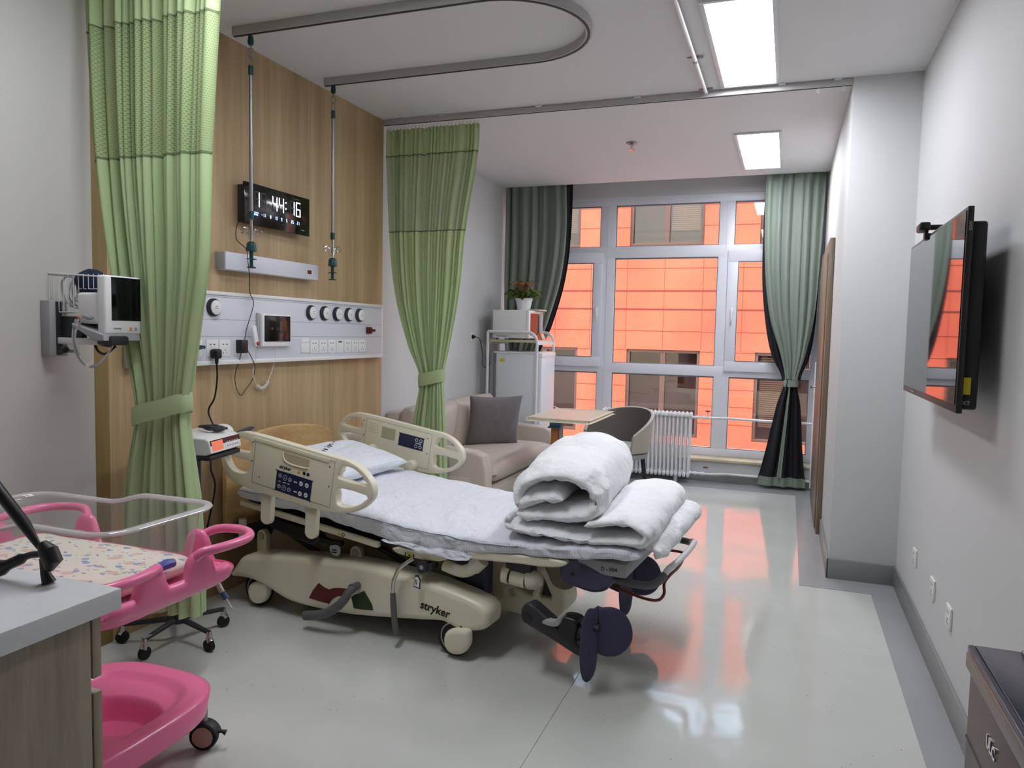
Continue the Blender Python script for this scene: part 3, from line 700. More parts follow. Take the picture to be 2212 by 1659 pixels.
# ================================================================== BED-HEAD PANEL ON THE WOOD WALL
bp_ = thing('bedhead_panel', 'long white medical service panel with round gas outlets on the wood wall', 'service panel', (XW, 3.58, 1.40))
b = MB(); b.box(XW, XW+.045, 2.493, 4.672, 1.219, 1.588, .006); part('body', b, M['panel_white'], bp_)
b = MB(); b.box(XW+.044, XW+.052, 2.5, 4.665, 1.572, 1.590, .003); b.box(XW+.044, XW+.052, 2.5, 4.665, 1.217, 1.24, .003); b.box(XW+.044, XW+.05, 4.655, 4.672, 1.219, 1.588, .002); part('edge_profile', b, M['white'], bp_)
b = MB()
for z in (1.448, 1.362, 1.562): b.box(XW+.0448, XW+.0458, 2.5, 4.655, z-.001, z+.001)
part('joint_lines', b, M['grey_line'], bp_)
xo = XW+.045
for i, y in enumerate((2.998, 3.815, 3.955, 4.093, 4.227, 4.358)):
    o = part('gas_outlet', MB().lathe([(.045, 0), (.045, .012), (.04, .02), (.034, .022)], 32, M4=on_x(xo, y, 1.508) @ Matrix.Translation((0, 0, 0))), M['dark'], bp_)
    part('face_disc', MB().lathe([(.036, .01), (.036, .024), (.032, .026)], 32, M4=on_x(xo, y, 1.508)), M['white'], o)
    part('marking', MB().box(xo+.0255, xo+.0265, y-.007, y+.007, 1.512, 1.515).box(xo+.0255, xo+.0265, y-.01, y-.002, 1.502, 1.505).box(xo+.0255, xo+.0265, y+.002, y+.01, 1.502, 1.505), M['grey'], o)
def socket(y, z=1.3, up=True):
    o = part('socket', MB().box(xo-.001, xo+.004, y-.04, y+.04, z-.04, z+.045, .002), M['white'], bp_)
    h = MB()
    for dy, dz in ((-.013, .022), (.013, .022)): h.box(xo+.0035, xo+.0045, y+dy-.005, y+dy+.005, z+dz-.003, z+dz+.003)
    for dy, dz in ((0, -.008), (-.012, -.022), (.012, -.022)): h.box(xo+.0035, xo+.0045, y+dy-.002, y+dy+.002, z+dz-.005, z+dz+.005)
    part('pin_holes', h, M['grey'], o)
for y in (2.88, 2.99, 3.08, 3.19, 3.852, 3.945, 4.04, 4.22, 4.31, 4.4): socket(y)
o = part('network_socket', MB().box(xo-.001, xo+.004, 4.09, 4.17, 1.26, 1.345, .002), M['white'], bp_)
part('port', MB().box(xo+.0035, xo+.005, 4.11, 4.15, 1.325, 1.335), M['grey'], o)
o = part('switch', MB().box(xo-.001, xo+.006, 3.72, 3.8, 1.265, 1.325, .002), M['white'], bp_)
part('name_plate', MB().box(xo-.001, xo+.003, 3.725, 3.8, 1.33, 1.352), M['paper'], bp_)
part('printed_mark', MB().box(xo-.001, xo+.0006, 2.86, 2.91, 1.352, 1.356), M['grey'], bp_)
g = MB(); g.box(xo, xo+.02, 4.45, 4.5, 1.385, 1.43, .003); g.box(xo+.01, xo+.03, 4.462, 4.488, 1.39, 1.425, .003); g.cyl((xo+.02, 4.5, 1.407), (xo+.02, 4.53, 1.407), .009)
part('valve_block', g, M['maroon'], bp_)
# white light bar above
lb = thing('bed_light_bar', 'white wall light bar with small dark switch above the service panel', 'wall lamp', (XW, 3.47, 1.75))
part('body', MB().box(XW, XW+.06, 3.075, 3.875, 1.705, 1.797, .006), M['panel_white'], lb)
part('end_cap', MB().box(XW-.0, XW+.058, 3.067, 3.077, 1.707, 1.795, .003), M['lgrey'], lb)
part('switch', MB().box(XW+.058, XW+.066, 3.765, 3.8, 1.738, 1.76, .004), M['maroon'], lb)

# digital clock
ck = thing('digital_clock', 'black digital wall clock with lit white digits and a hanging cord', 'clock', (XW, 3.5, 2.07))
cm = MB(); cm.box(XW+.002, XW+.05, 3.23, 3.765, 1.97, 2.165, .004); part('casing', cm, M['dark'], ck)
part('front_glass', MB().box(XW+.05, XW+.062, 3.213, 3.781, 1.958, 2.178, .004), M['blackgloss'], ck)
xf = XW+.0625
def seg7(mb_on, mb_off, y, z, h, lit, th=.006, x=xf):
    wd = h*.5
    S = {'a': (y, y+wd, z+h-th, z+h), 'd': (y, y+wd, z, z+th), 'g': (y, y+wd, z+h/2-th/2, z+h/2+th/2), 'f': (y, y+th, z+h/2, z+h), 'b': (y+wd-th, y+wd, z+h/2, z+h), 'e': (y, y+th, z, z+h/2), 'c': (y+wd-th, y+wd, z, z+h/2)}
    for k, (a0, a1, b0, b1) in S.items():
        mb = mb_on if k in lit else mb_off
        if mb is None: continue
        g_ = .0012; mb.box(x-.0004, x+.0006, a0+(g_ if a1-a0 > th*1.5 else 0), a1-(g_ if a1-a0 > th*1.5 else 0), b0+(g_ if b1-b0 > th*1.5 else 0), b1-(g_ if b1-b0 > th*1.5 else 0))
SEG = {'0': 'abcdef', '1': 'bc', '2': 'abged', '3': 'abgcd', '4': 'fgbc', '5': 'afgcd', '6': 'afgedc', '7': 'abc', '8': 'abcdefg', '9': 'abcdfg', '-': 'g', ' ': ''}
hh = .082; zz = 2.058
for y, ch in ((3.292, '1'), (3.345, ' '), (3.44, '4'), (3.497, '4'), (3.595, '1'), (3.65, '6')):
    on_, off_ = MB(), MB(); seg7(on_, off_, y, zz, hh, SEG[ch])
    dg = part('unlit_digit', off_, M['digit_off'], ck)
    if ch != ' ': part('lit_digit', on_, M['digit'], ck)
for y, mm_ in ((3.405, 'digit_off'), (3.553, 'digit')):
    for dz in (.024, .058): part('colon_dot', MB().box(xf-.0004, xf+.0006, y, y+.008, zz+dz, zz+dz+.008), M[mm_], ck)
for grp, yy in (('202', 3.288), ('-11', 3.348), ('8', 3.42), ('13', 3.46), ('9', 3.515), ('5', 3.56), ('25', 3.605), ('21', 3.66)):
    sm_ = MB()
    for ch in grp: seg7(sm_, None, yy, 2.012, .018, SEG[ch], .0026); yy += .0125
    part('date_digits', sm_, M['digit_blue'], ck)
tm = MB(); tm.box(xf-.0004, xf+.0006, 3.70, 3.728, 1.985, 1.989)
part('printed_mark', tm, M['lgrey'], ck); part('printed_mark', MB().box(xf-.0004, xf+.0006, 3.62, 3.68, 2.154, 2.157), M['grey'], ck); part('printed_mark', MB().box(xf-.0004, xf+.0006, 3.246, 3.266, 2.15, 2.155), M['grey'], ck)
cord = [(XW+.02, 3.222, 1.975), (XW+.02, 3.2, 1.93), (XW+.02, 3.205, 1.87), (XW+.07, 3.218, 1.82), (XW+.075, 3.225, 1.75), (XW+.075, 3.235, 1.69), (XW+.065, 3.25, 1.6), (XW+.06, 3.285, 1.54), (XW+.06, 3.25, 1.45), (XW+.06, 3.225, 1.39), (XW+.06, 3.215, 1.32), (XW+.06, 3.26, 1.26), (XW+.055, 3.3, 1.20), (XW+.02, 3.325, 1.13), (XW+.015, 3.27, 1.07), (XW+.015, 3.235, 1.045), (XW+.015, 3.2, 1.09), (XW+.02, 3.187, 1.16), (XW+.05, 3.187, 1.24), (XW+.06, 3.188, 1.275)]
cb = part('power_cord', MB().tube(smooth2(cord, 5, False), .0022, 6), M['black'], ck)
part('adapter', MB().box(XW+.045, XW+.085, 3.16, 3.213, 1.275, 1.345, .004), M['black'], cb)

# call handset tablet
tb = thing('bedside_tablet', 'white framed nurse call tablet with black screen on the service panel', 'tablet', (XW+.05, 3.46, 1.4))
part('casing', MB().box(XW+.045, XW+.075, 3.34, 3.592, 1.307, 1.488, .006), M['white'], tb)
part('screen', MB().box(XW+.0745, XW+.0765, 3.355, 3.58, 1.335, 1.478, .0005), M['blackgloss'], tb)
tm = MB(); tm.mesh(text_mesh('04    22:36', .02, .0001), on_x(XW+.0768, 3.41, 1.40)); part('screen_text', tm, M['grey'], tb)
part('holder_edge', MB().box(XW+.045, XW+.06, 3.32, 3.34, 1.3, 1.49, .003), M['lgrey'], tb)
hs = thing('call_handset', 'white nurse call handset with red button hanging beside the tablet', 'handset', (XW+.06, 3.28, 1.36))
hb = MB(); hb.box(-.017, .017, -.055, .06, -.01, .01, .007, 3, on_x(XW+.075, 3.277, 1.362) @ Matrix.Rotation(.22, 4, 'Z')); part('body', hb, M['white'], hs)
part('button', MB().lathe([(.011, 0), (.011, .004), (.006, .006)], 20, M4=on_x(XW+.085, 3.289, 1.325)), M['red'], hs)
coil = [(XW+.07, 3.296, 1.305), (XW+.06, 3.3, 1.25), (XW+.05, 3.3, 1.2), (XW+.03, 3.32, 1.14), (XW+.02, 3.36, 1.09)]
coil2 = [(XW+.02, 3.455, 1.11), (XW+.03, 3.475, 1.17), (XW+.05, 3.48, 1.24), (XW+.06, 3.47, 1.31)]
cc = MB(); cc.tube(smooth2(coil, 5, False), .002, 6); cc.tube(smooth2(coil2, 5, False), .002, 6)
arc = smooth2([(3.36, 1.09), (3.385, 1.075), (3.415, 1.075), (3.44, 1.09), (3.455, 1.11)], 4, False); sp_ = []
N = 150
for i in range(N+1):
    u = i/N*(len(arc)-1); k = min(int(u), len(arc)-2); f_ = u-k; y = arc[k][0]*(1-f_)+arc[k+1][0]*f_; z = arc[k][1]*(1-f_)+arc[k+1][1]*f_
    ty, tz = arc[k+1][0]-arc[k][0], arc[k+1][1]-arc[k][1]; l_ = math.hypot(ty, tz); a = i/N*2*PI*13
    sp_.append((XW+.02+.0075*math.sin(a), y-tz/l_*.0075*math.cos(a), z+ty/l_*.0075*math.cos(a)))
cc.tube(sp_, .0022, 5); part('coiled_cord', cc, M['white'], hs)
# black plug with thick cable
pg = thing('power_plug', 'black power plug with thick black cable running down from the service panel', 'plug', (XW+.05, 2.99, 1.29))
pb = MB(); pb.box(xo+.004, xo+.05, 2.967, 3.013, 1.25, 1.3, .012, 3); pb.tube([(xo+.03, 2.99, 1.27), (xo+.03, 2.99, 1.225)], [.012, .008], 12); part('plug_body', pb, M['black'], pg)
part('cable', MB().tube(smooth2([(xo+.03, 2.99, 1.235), (xo+.03, 2.993, 1.15), (xo+.01, 2.995, 1.05), (xo-.02, 2.985, .98), (-2.70, 2.985, .88), (-2.71, 2.98, .8), (-2.71, 2.96, .7), (-2.71, 2.99, .6), (-2.71, 2.95, .45), (-2.71, 2.9, .3)], 5, False), .0045, 8), M['black'], pg)
# teal gas connector plugged in behind the curtain
tc_ = MB(); tc_.cyl((xo, 2.885, 1.31), (xo+.05, 2.885, 1.31), .011, .008); tc_.tube([(xo+.045, 2.885, 1.31), (xo+.06, 2.86, 1.305), (xo+.06, 2.80, 1.295)], .004)
single('gas_plug', tc_, M['teal'], 'small dark teal plug pushed into the service panel beside the near green curtain', 'plug')

# ================================================================== THE BIRTHING BED (local: u along the bed to the foot, v across away from camera)
BA = (-2.4608, 2.9865); BR = math.radians(-5)
bed = thing('hospital_bed', 'cream electric maternity bed with raised side rails, white sheet and foot pads', 'bed', (BA[0], BA[1], 0), BR)
def uvp(v, ang=0, o=(0, 0)):
    """plane of constant v facing the camera (-v): 2D x->u, y->z"""
    return basis((o[0], v, o[1]), (math.cos(ang), 0, math.sin(ang)), (-math.sin(ang), 0, math.cos(ang)))
def B(name, mb, m, parent=None, label=None, sharp=35): return part(name, mb, M[m] if isinstance(m, str) else m, parent or bed, local=True, label=label, sharp=sharp)
# base side covers
shroud = [(-.159, .146), (-.115, .215), (-.074, .257), (-.009, .275), (.14, .295), (.291, .309), (.45, .322), (.601, .328), (.75, .326), (.889, .318), (1.0, .308), (1.092, .295), (1.19, .277), (1.254, .262), (1.3, .243), (1.322, .215), (1.32, .165), (1.30, .143), (1.26, .128), (1.206, .118), (1.16, .122), (1.12, .134), (1.08, .14), (.98, .125), (.85, .108), (.677, .086), (.56, .076), (.42, .072), (.3, .074), (.21, .083), (.14, .105), (.06, .132), (-.02, .146), (-.1, .146)]
sh = smooth2(shroud, 3)
for v0, nm in ((.06, 'base_cover'), (.80, 'base_cover')):
    me = curve_mesh([sh], .15, .028, 4); mb = MB().mesh(me, uvp(v0)); bc = B(nm, mb, 'cream', sharp=50)
    if v0 < .5:
        face = -.0165
        rf = [(.36, .122), (.385, .165), (.419, .205), (.45, .19), (.481, .184), (.51, .196), (.542, .202), (.575, .204), (.60, .198), (.585, .175), (.565, .165), (.54, .163), (.512, .15), (.495, .135), (.481, .115), (.42, .118)]
        B('red_decal', MB().mesh(curve_mesh([rf], .0012), uvp(face)), 'maroon', bc)
        gf = [(.683, .212), (.655, .195), (.625, .183), (.61, .169), (.618, .145), (.625, .119), (.68, .122), (.735, .129), (.728, .155), (.713, .175)]
        B('green_decal', MB().mesh(curve_mesh([gf], .0012), uvp(face)), 'dgreen', bc)
        B('logo', MB().mesh(text_mesh('stryker', .052, .0005, .0011, .12), uvp(face, -.14, (.985, .188)) @ Matrix.Rotation(0, 4, 'Z')), 'ink', bc)
# floor deck between the covers and the dark underside
B('base_deck', MB().box(.0, 1.2, .12, .75, .10, .16, .02), 'dark')
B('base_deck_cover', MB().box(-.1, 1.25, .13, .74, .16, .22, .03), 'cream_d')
# inner lift housings seen between cover and mattress
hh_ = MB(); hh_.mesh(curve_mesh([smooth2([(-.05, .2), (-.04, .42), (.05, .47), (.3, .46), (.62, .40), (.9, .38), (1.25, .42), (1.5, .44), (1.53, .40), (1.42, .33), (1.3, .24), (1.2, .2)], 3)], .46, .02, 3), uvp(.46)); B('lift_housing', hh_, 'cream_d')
for a0, a1 in (((.02, .36), (.25, .27)), ((.60, .36), (.85, .27))):
    B('scissor_arm', MB().tube([(a0[0], .19, a0[1]), (a1[0], .19, a1[1])], .014, 8), 'dark')
for u in (-.037, .555):
    up = MB(); up.mesh(curve_mesh([[(u-.032, .26), (u+.032, .26)]+[(u+.032*math.cos(a), .345+.032*math.sin(a)) for a in [PI*k/12 for k in range(13)]]], .03, .004), uvp(.10)); o = B('upright_post', up, 'cream')
    B('post_cap', MB().lathe([(.019, 0), (.019, .006), (.015, .009)], 24, M4=uvp(.086, 0, (u, .345))), 'cream_d', o)
    for k in range(7): pass
# castors: cream fork housing with black tyre
def castor(u, v, flip=1):
    c = B('castor', MB().mesh(curve_mesh([[(.084*math.cos(a), .084*math.sin(a)) for a in [2*PI*k/40 for k in range(40)]]], .034, .009, 3), uvp(v+.025, 0, (u-.012, .084))), 'rubber')
    hub = smooth2([(-.046, -.008), (-.038, .03), (-.012, .05), (.03, .06), (.072, .062), (.082, .03), (.078, -.008), (.052, -.042), (.008, -.058), (-.03, -.046)], 4)
    B('wheel_cover', MB().mesh(curve_mesh([hub], .05, .02, 4), uvp(v-.008, 0, (u+.004, .078))), 'cream', c)
    B('rim', MB().tube([(u-.008+.064*math.cos(a), v+.006, .082+.064*math.sin(a)) for a in [2*PI*k/40 for k in range(40)]], .003, 6, closed=True), 'lgrey', c)
    B('stem', MB().cyl((u+.03, v+.02, .1), (u+.03, v+.02, .2), .02), 'dark', c)
castor(1.165, -.015); castor(-.01, .03); castor(1.10, .82); castor(0.02, .84)
# brake pedal
B('brake_pedal', MB().tube(smooth2([(.655, -.05, .236), (.64, -.075, .215), (.618, -.08, .177), (.575, -.085, .135), (.52, -.09, .10), (.46, -.09, .08), (.40, -.09, .068)], 3, False), [.019]*4+[.02]*4+[.022]*11, 12), 'grey')
B('pedal_pivot', MB().cyl((.65, -.02, .232), (.65, -.07, .236), .018), 'grey')
# scissor covers under the middle
# mattress platform frames
def bar(u0, z0, u1, z1, h, v0, v1, m='cream', nm='frame_bar', bev=.006):
    a = math.atan2(z1-z0, u1-u0); L_ = math.hypot(u1-u0, z1-z0)
    return B(nm, MB().box(0, L_, -(v1-v0)/2, (v1-v0)/2, -h, 0, bev, 2, Matrix.Translation((u0, (v0+v1)/2, z0)) @ Matrix.Rotation(-a, 4, 'Y')), m)
fb = bar(-.10, .540, .745, .440, .026, .0, .03)
B('warning_label', MB().mesh(curve_mesh([[(0, 0), (.02, 0), (.01, .018)]], .0006), uvp(-.0015, -.115, (.515, .447))), 'yellow', fb)
B('warning_label', MB().mesh(curve_mesh([[(.01+.009*math.cos(a), .009+.009*math.sin(a)) for a in [2*PI*k/20 for k in range(20)]], [(.01+.006*math.cos(a), .009+.006*math.sin(a)) for a in [2*PI*k/20 for k in range(20)]]], .0006), uvp(-.0015, -.115, (.538, .444))), 'ink', fb)
bar(-.10, .540, .745, .440, .026, .87, .90)
bar(-.10, .532, .745, .432, .02, .02, .88, 'dark', 'back_platform')
# black under-frame seen below the head section
ub = MB(); ub.mesh(curve_mesh([smooth2([(.09, .47), (.36, .44), (.40, .405), (.36, .375), (.31, .378), (.14, .41), (.09, .43)], 3)], .05, .008), uvp(.035)); B('under_frame', ub, 'black')
ub = MB(); ub.tube([(.40, .03, .40), (.47, .02, .395), (.53, .02, .405)], [.02, .018, .014]); B('release_handle', ub, 'black')
o = B('hand_pendant', MB().mesh(curve_mesh([smooth2([(.47, .385), (.51, .395), (.53, .375), (.515, .345), (.48, .352)], 3)], .012, .003), uvp(.005)), 'lgrey')
B('print', MB().box(.485, .512, -.003, -.001, .358, .364).box(.485, .512, -.003, -.001, .370, .375), 'ink', o)
# middle seat plate
sp2 = smooth2([(.842, .432), (.842, .41), (.90, .402), (.98, .398), (1.06, .402), (1.11, .42), (1.1, .432)], 3)
o = B('seat_plate', MB().mesh(curve_mesh([sp2], .06, .008), uvp(.03)), 'cream')
B('warning_label', MB().mesh(curve_mesh([[(0, 0), (.028, 0), (.028, .016), (0, .016)]], .0006), uvp(-.003, -.06, (.905, .405))), 'yellow', o)
B('warning_label', MB().mesh(curve_mesh([[(0, 0), (.012, 0), (.006, .011)]], .0006), uvp(-.004, -.06, (.913, .407))), 'ink', o)
B('warning_label', MB().box(.895, .9, -.0035, -.0025, .405, .42).box(.938, .943, -.0035, -.0025, .403, .418), 'ink', o)
# foot frame plate
ff = smooth2([(1.205, .462), (1.21, .44), (1.3, .442), (1.45, .452), (1.55, .455), (1.63, .465), (1.665, .482), (1.64, .495), (1.5, .492), (1.3, .478)], 3)
B('foot_frame', MB().mesh(curve_mesh([ff], .06, .008), uvp(.03)), 'cream')
B('foot_frame', MB().mesh(curve_mesh([ff], .06, .008), uvp(.84)), 'cream')
B('foot_platform', MB().box(1.15, 1.75, .05, .84, .45, .485, .01), 'cream_d')
# crank lever with grey grip
B('crank_rod', MB().tube(smooth2([(.95, -.02, .405), (.925, -.04, .385), (.895, -.05, .355), (.872, -.055, .30), (.868, -.055, .24)], 4, False), .009, 12), 'chrome')
B('crank_grip', MB().tube([(.868, -.055, .247), (.872, -.056, .20), (.88, -.058, .12), (.892, -.06, .07)], [.012, .014, .014, .015], 14), 'grey')
g = MB(); g.cyl((1.0, -.03, .375), (1.0, .04, .375), .026); g.cyl((1.035, -.02, .378), (1.035, .03, .378), .016); B('lock_knob', g, 'dark')
B('knob_face', MB().cyl((1.0, -.032, .375), (1.0, -.028, .375), .010), 'lgrey')
o = B('hang_tag', MB().mesh(curve_mesh([[(.968, .29), (1.003, .283), (1.006, .325), (.992, .345), (.978, .34)]], .003), uvp(-.045)), 'ink')
B('tag_face', MB().mesh(curve_mesh([[(.972, .295), (.999, .289), (1.002, .322), (.991, .337), (.98, .334)]], .001), uvp(-.0475)), 'white', o)
B('tag_mark', MB().mesh(text_mesh('5', .03, .0003, .0005), uvp(-.0482, -.1, (.976, .303))), 'ink', o)
# white articulated arm, dark column, base pillar at the foot
B('support_arm', MB().tube(smooth2([(1.07, .05, .375), (1.15, .05, .36), (1.20, .05, .375), (1.235, .05, .405), (1.26, .05, .43)], 4, False), [.026]*5+[.028]*5+[.034]*7, 14), 'cream')
B('dark_column', MB().box(1.05, 1.22, .16, .3, .2, .40, .03), 'greyblue')
o = B('lift_joint', MB().tube([(1.395, .07, .372), (1.462, .07, .366)], .037, 20), 'cream')
B('joint_cap', MB().tube([(1.350, .07, .378), (1.356, .07, .378), (1.385, .07, .374)], [.030, .040, .040], 20), 'cream', o)
B('joint_cap', MB().tube([(1.470, .07, .368), (1.50, .07, .372), (1.525, .07, .38), (1.535, .07, .384)], [.041, .040, .028, .010], 20), 'cream', o)
B('joint_ring', MB().tube([(1.384, .07, .373), (1.396, .07, .373)], .033, 20), 'dark', o); B('joint_ring', MB().tube([(1.462, .07, .366), (1.471, .07, .367)], .033, 20), 'dark', o)
B('joint_mount', MB().box(1.37, 1.49, .05, .12, .39, .452, .006), 'dark', o)
pl_ = [(1.42, .40), (1.50, .40), (1.535, .32), (1.56, .22), (1.55, .17), (1.50, .13), (1.40, .12), (1.30, .12), (1.18, .13), (1.15, .2), (1.2, .27), (1.3, .25), (1.395, .22), (1.40, .32)]
hole = [(1.452, .31), (1.49, .235), (1.488, .22), (1.44, .218), (1.432, .23)]
o = B('base_pillar', MB().mesh(curve_mesh([smooth2(pl_, 3), hole], .16, .012, 3), uvp(.36)), 'cream')
B('pillar_vent', MB().mesh(curve_mesh([[(1.438, .225), (1.486, .225), (1.462, .3)]], .1), uvp(.36)), 'black', o)
# foot end: grey blue housing, grey box with print, bumper bar, red rod
hs_ = smooth2([(1.62, .45), (1.65, .49), (1.70, .505), (1.76, .49), (1.82, .465), (1.86, .44), (1.84, .41), (1.815, .385), (1.76, .372), (1.68, .385), (1.635, .40)], 3)
for v in (.07, .80):
    o = B('foot_housing', MB().mesh(curve_mesh([hs_], .07, .014, 3), uvp(v)), 'greyblue')
    if v < .5: B('bolt', MB().cyl((1.68, .03, .437), (1.68, .038, .437), .006), 'black', o)
    B('foot_bracket', MB().mesh(curve_mesh([smooth2([(1.52, .45), (1.62, .45), (1.65, .41), (1.66, .36), (1.62, .335), (1.57, .345), (1.54, .39)], 3)], .04, .008), uvp(v+.06)), mat('beige bracket', (132, 122, 108), .5))
o = B('foot_box', MB().box(1.70, 1.905, .035, .82, .452, .508, .006), 'lgrey')
B('print', MB().mesh(text_mesh('D - 004', .022, .0003, .0003), uvp(.0345, .03, (1.80, .472))), 'ink', o)
pts = [(1.80, .08, .43), (1.88, .08, .425), (1.96, .085, .422), (2.0, .11, .425), (2.02, .16, .44), (2.03, .22, .46), (2.05, .27, .475), (2.06, .40, .48), (2.06, .52, .48), (2.05, .63, .475), (2.03, .68, .46), (2.02, .74, .44), (2.0, .79, .425), (1.96, .815, .422), (1.88, .82, .425), (1.80, .82, .43)]
sp3 = smooth2(pts, 4, False); n_ = len(sp3)
B('bumper_grip', MB().tube(sp3[int(n_*.04):int(n_*.30)], .0165, 12), 'grey'); B('bumper_grip', MB().tube(sp3[int(n_*.70):int(n_*.96)], .0165, 12), 'grey')
B('bumper_bar', MB().tube(sp3, .013, 12), 'white_metal')
rr_ = [(1.78, .15, .385), (1.86, .15, .365), (1.94, .155, .345), (2.0, .17, .34), (2.02, .2, .36), (2.015, .22, .40), (2.03, .27, .425), (2.04, .35, .43), (2.03, .5, .43), (2.0, .62, .42), (1.9, .62, .42)]
B('release_rod', MB().tube(smooth2(rr_, 4, False), .0065, 8), 'redrod')
# foot pads on dark arms
def footpad(v, du, dz, yaw, s=1.0):
    T = Matrix.Translation((1.62+du, v, .245+dz)) @ Matrix.Rotation(yaw, 4, 'Z') @ Matrix.Scale(s, 4)
    a = MB(); a.mesh(curve_mesh([smooth2([(-.13, .0), (-.125, .045), (-.09, .065), (-.03, .035), (.06, -.012), (.13, -.035), (.185, -.07), (.17, -.10), (.12, -.095), (0, -.055), (-.09, -.03)], 3)], .07, .012, 3), T @ uvp(0)); arm = B('footrest_arm', a, 'dark')
    B('pivot_hole', MB().cyl((0, 0, 0), (0, .006, 0), .022), 'black', arm).data.transform(T @ Matrix.Translation((-.10, -.038, .005)))
    k = MB(); k.mesh(curve_mesh([smooth2([(.045, -.03), (.045, .03), (.07, .048), (.12, .046), (.135, .02), (.125, -.03), (.15, -.06), (.10, -.06)], 3)], .08, .012, 3), T @ uvp(0)); B('ratchet', k, 'black')
    l = MB(); l.mesh(curve_mesh([smooth2([(-.02, .005), (-.01, .02), (.03, .024), (.055, .05), (.07, .048), (.055, .012), (.02, .0)], 3)], .04, .005, 2), T @ uvp(-.03)); B('release_lever', l, 'lgrey')
    B('link_rod', MB().tube([(0, 0, 0), (.09, 0, -.0)], .014, 10), 'dark').data.transform(T @ Matrix.Translation((.12, 0, .02)))
    # foot pad: tall tongue towards the camera side, round wing curving to the foot side
    def env(a):
        lo, hi = 9, -9
        for ca_, ch_, ra_, rh_ in ((-.045, -.022, .052, .150), (.050, .028, .086, .100), (.0, .036, .075, .0935)):
            q_ = 1-((a-ca_)/ra_)**2
            if q_ > 0: q_ = q_**.5*rh_; lo = min(lo, ch_-q_); hi = max(hi, ch_+q_)
        return (lo, hi) if lo < 9 else (.03, .03)
    def pf(side):
        def fn(s_, t):
            a = -.0968+(.1358+.0968)*(1-math.cos(PI*s_))/2; lo, hi = env(a); h_ = lo+(hi-lo)*t
            k = 1/(1+math.exp(-a/.014)); up_, vp_ = (-.45*(1-k)+.95*k)*abs(a)*1.0, (-.89*(1-k)+.30*k)*abs(a)
            th = .009*math.sqrt(max(0, 1-(2*s_-1)**6))*math.sqrt(max(0, 1-(2*t-1)**6))
            bow = .16*h_*h_*10*.1+.03*abs(h_)
            return (up_-bow+side*th*.5, vp_+.9*bow-side*th, h_)
        return fn
    p = MB(); p.grid(pf(1), 44, 26); p.grid(pf(-1), 44, 26); bmesh.ops.remove_doubles(p.b, verts=p.b.verts, dist=.0008)
    bmesh.ops.transform(p.b, matrix=Matrix.Translation((1.62+du, v, .245+dz)) @ Matrix.Scale(s, 4) @ Matrix.Translation((.195, .0, -.03)), verts=p.b.verts)
    B('foot_pad', p, 'footpad', sharp=70)
footpad(-.02, .0, .0, -.12)
footpad(.72, -.07, .0, .1, 1.0)
B('footrest_link', MB().tube([(1.50, .05, .2), (1.49, .2, .17)], .02, 10), 'cream')
B('footrest_link', MB().tube([(1.64, .72, .3), (1.66, .78, .36)], .018, 10), 'dark')

# headboard
hb_ = [(0, .40), (0, .76), (.02, .80), (.08, .828), (.2, .855), (.42, .872), (.64, .855), (.76, .828), (.82, .80), (.84, .76), (.84, .40)]
me = curve_mesh([hb_[:1]+smooth2(hb_[1:-1], 3, False)+hb_[-1:]], .03, .006, 3)
B('headboard', MB().mesh(me, basis((-.205, 0, 0), (0, 1, 0), (0, 0, 1), (1, 0, 0))), M['headwood'], label='oak laminate headboard')
B('headboard_bracket', MB().box(-.19, -.08, .25, .3, .42, .5, .008).box(-.19, -.08, .55, .6, .42, .5, .008), 'grey')
B('headboard_grip', MB().mesh(curve_mesh([smooth2([(.05, .83), (.1, .865), (.2, .885), (.22, .87), (.12, .845)], 3)], .012, .003), basis((-.225, 0, 0), (0, 1, 0), (0, 0, 1), (1, 0, 0))), 'greyblue')
B('head_bumper', MB().box(-.26, -.16, .1, .8, .28, .36, .03), 'greyblue')
B('head_bumper_post', MB().cyl((-.13, .05, .33), (-.13, .05, .43), .02), 'cream')

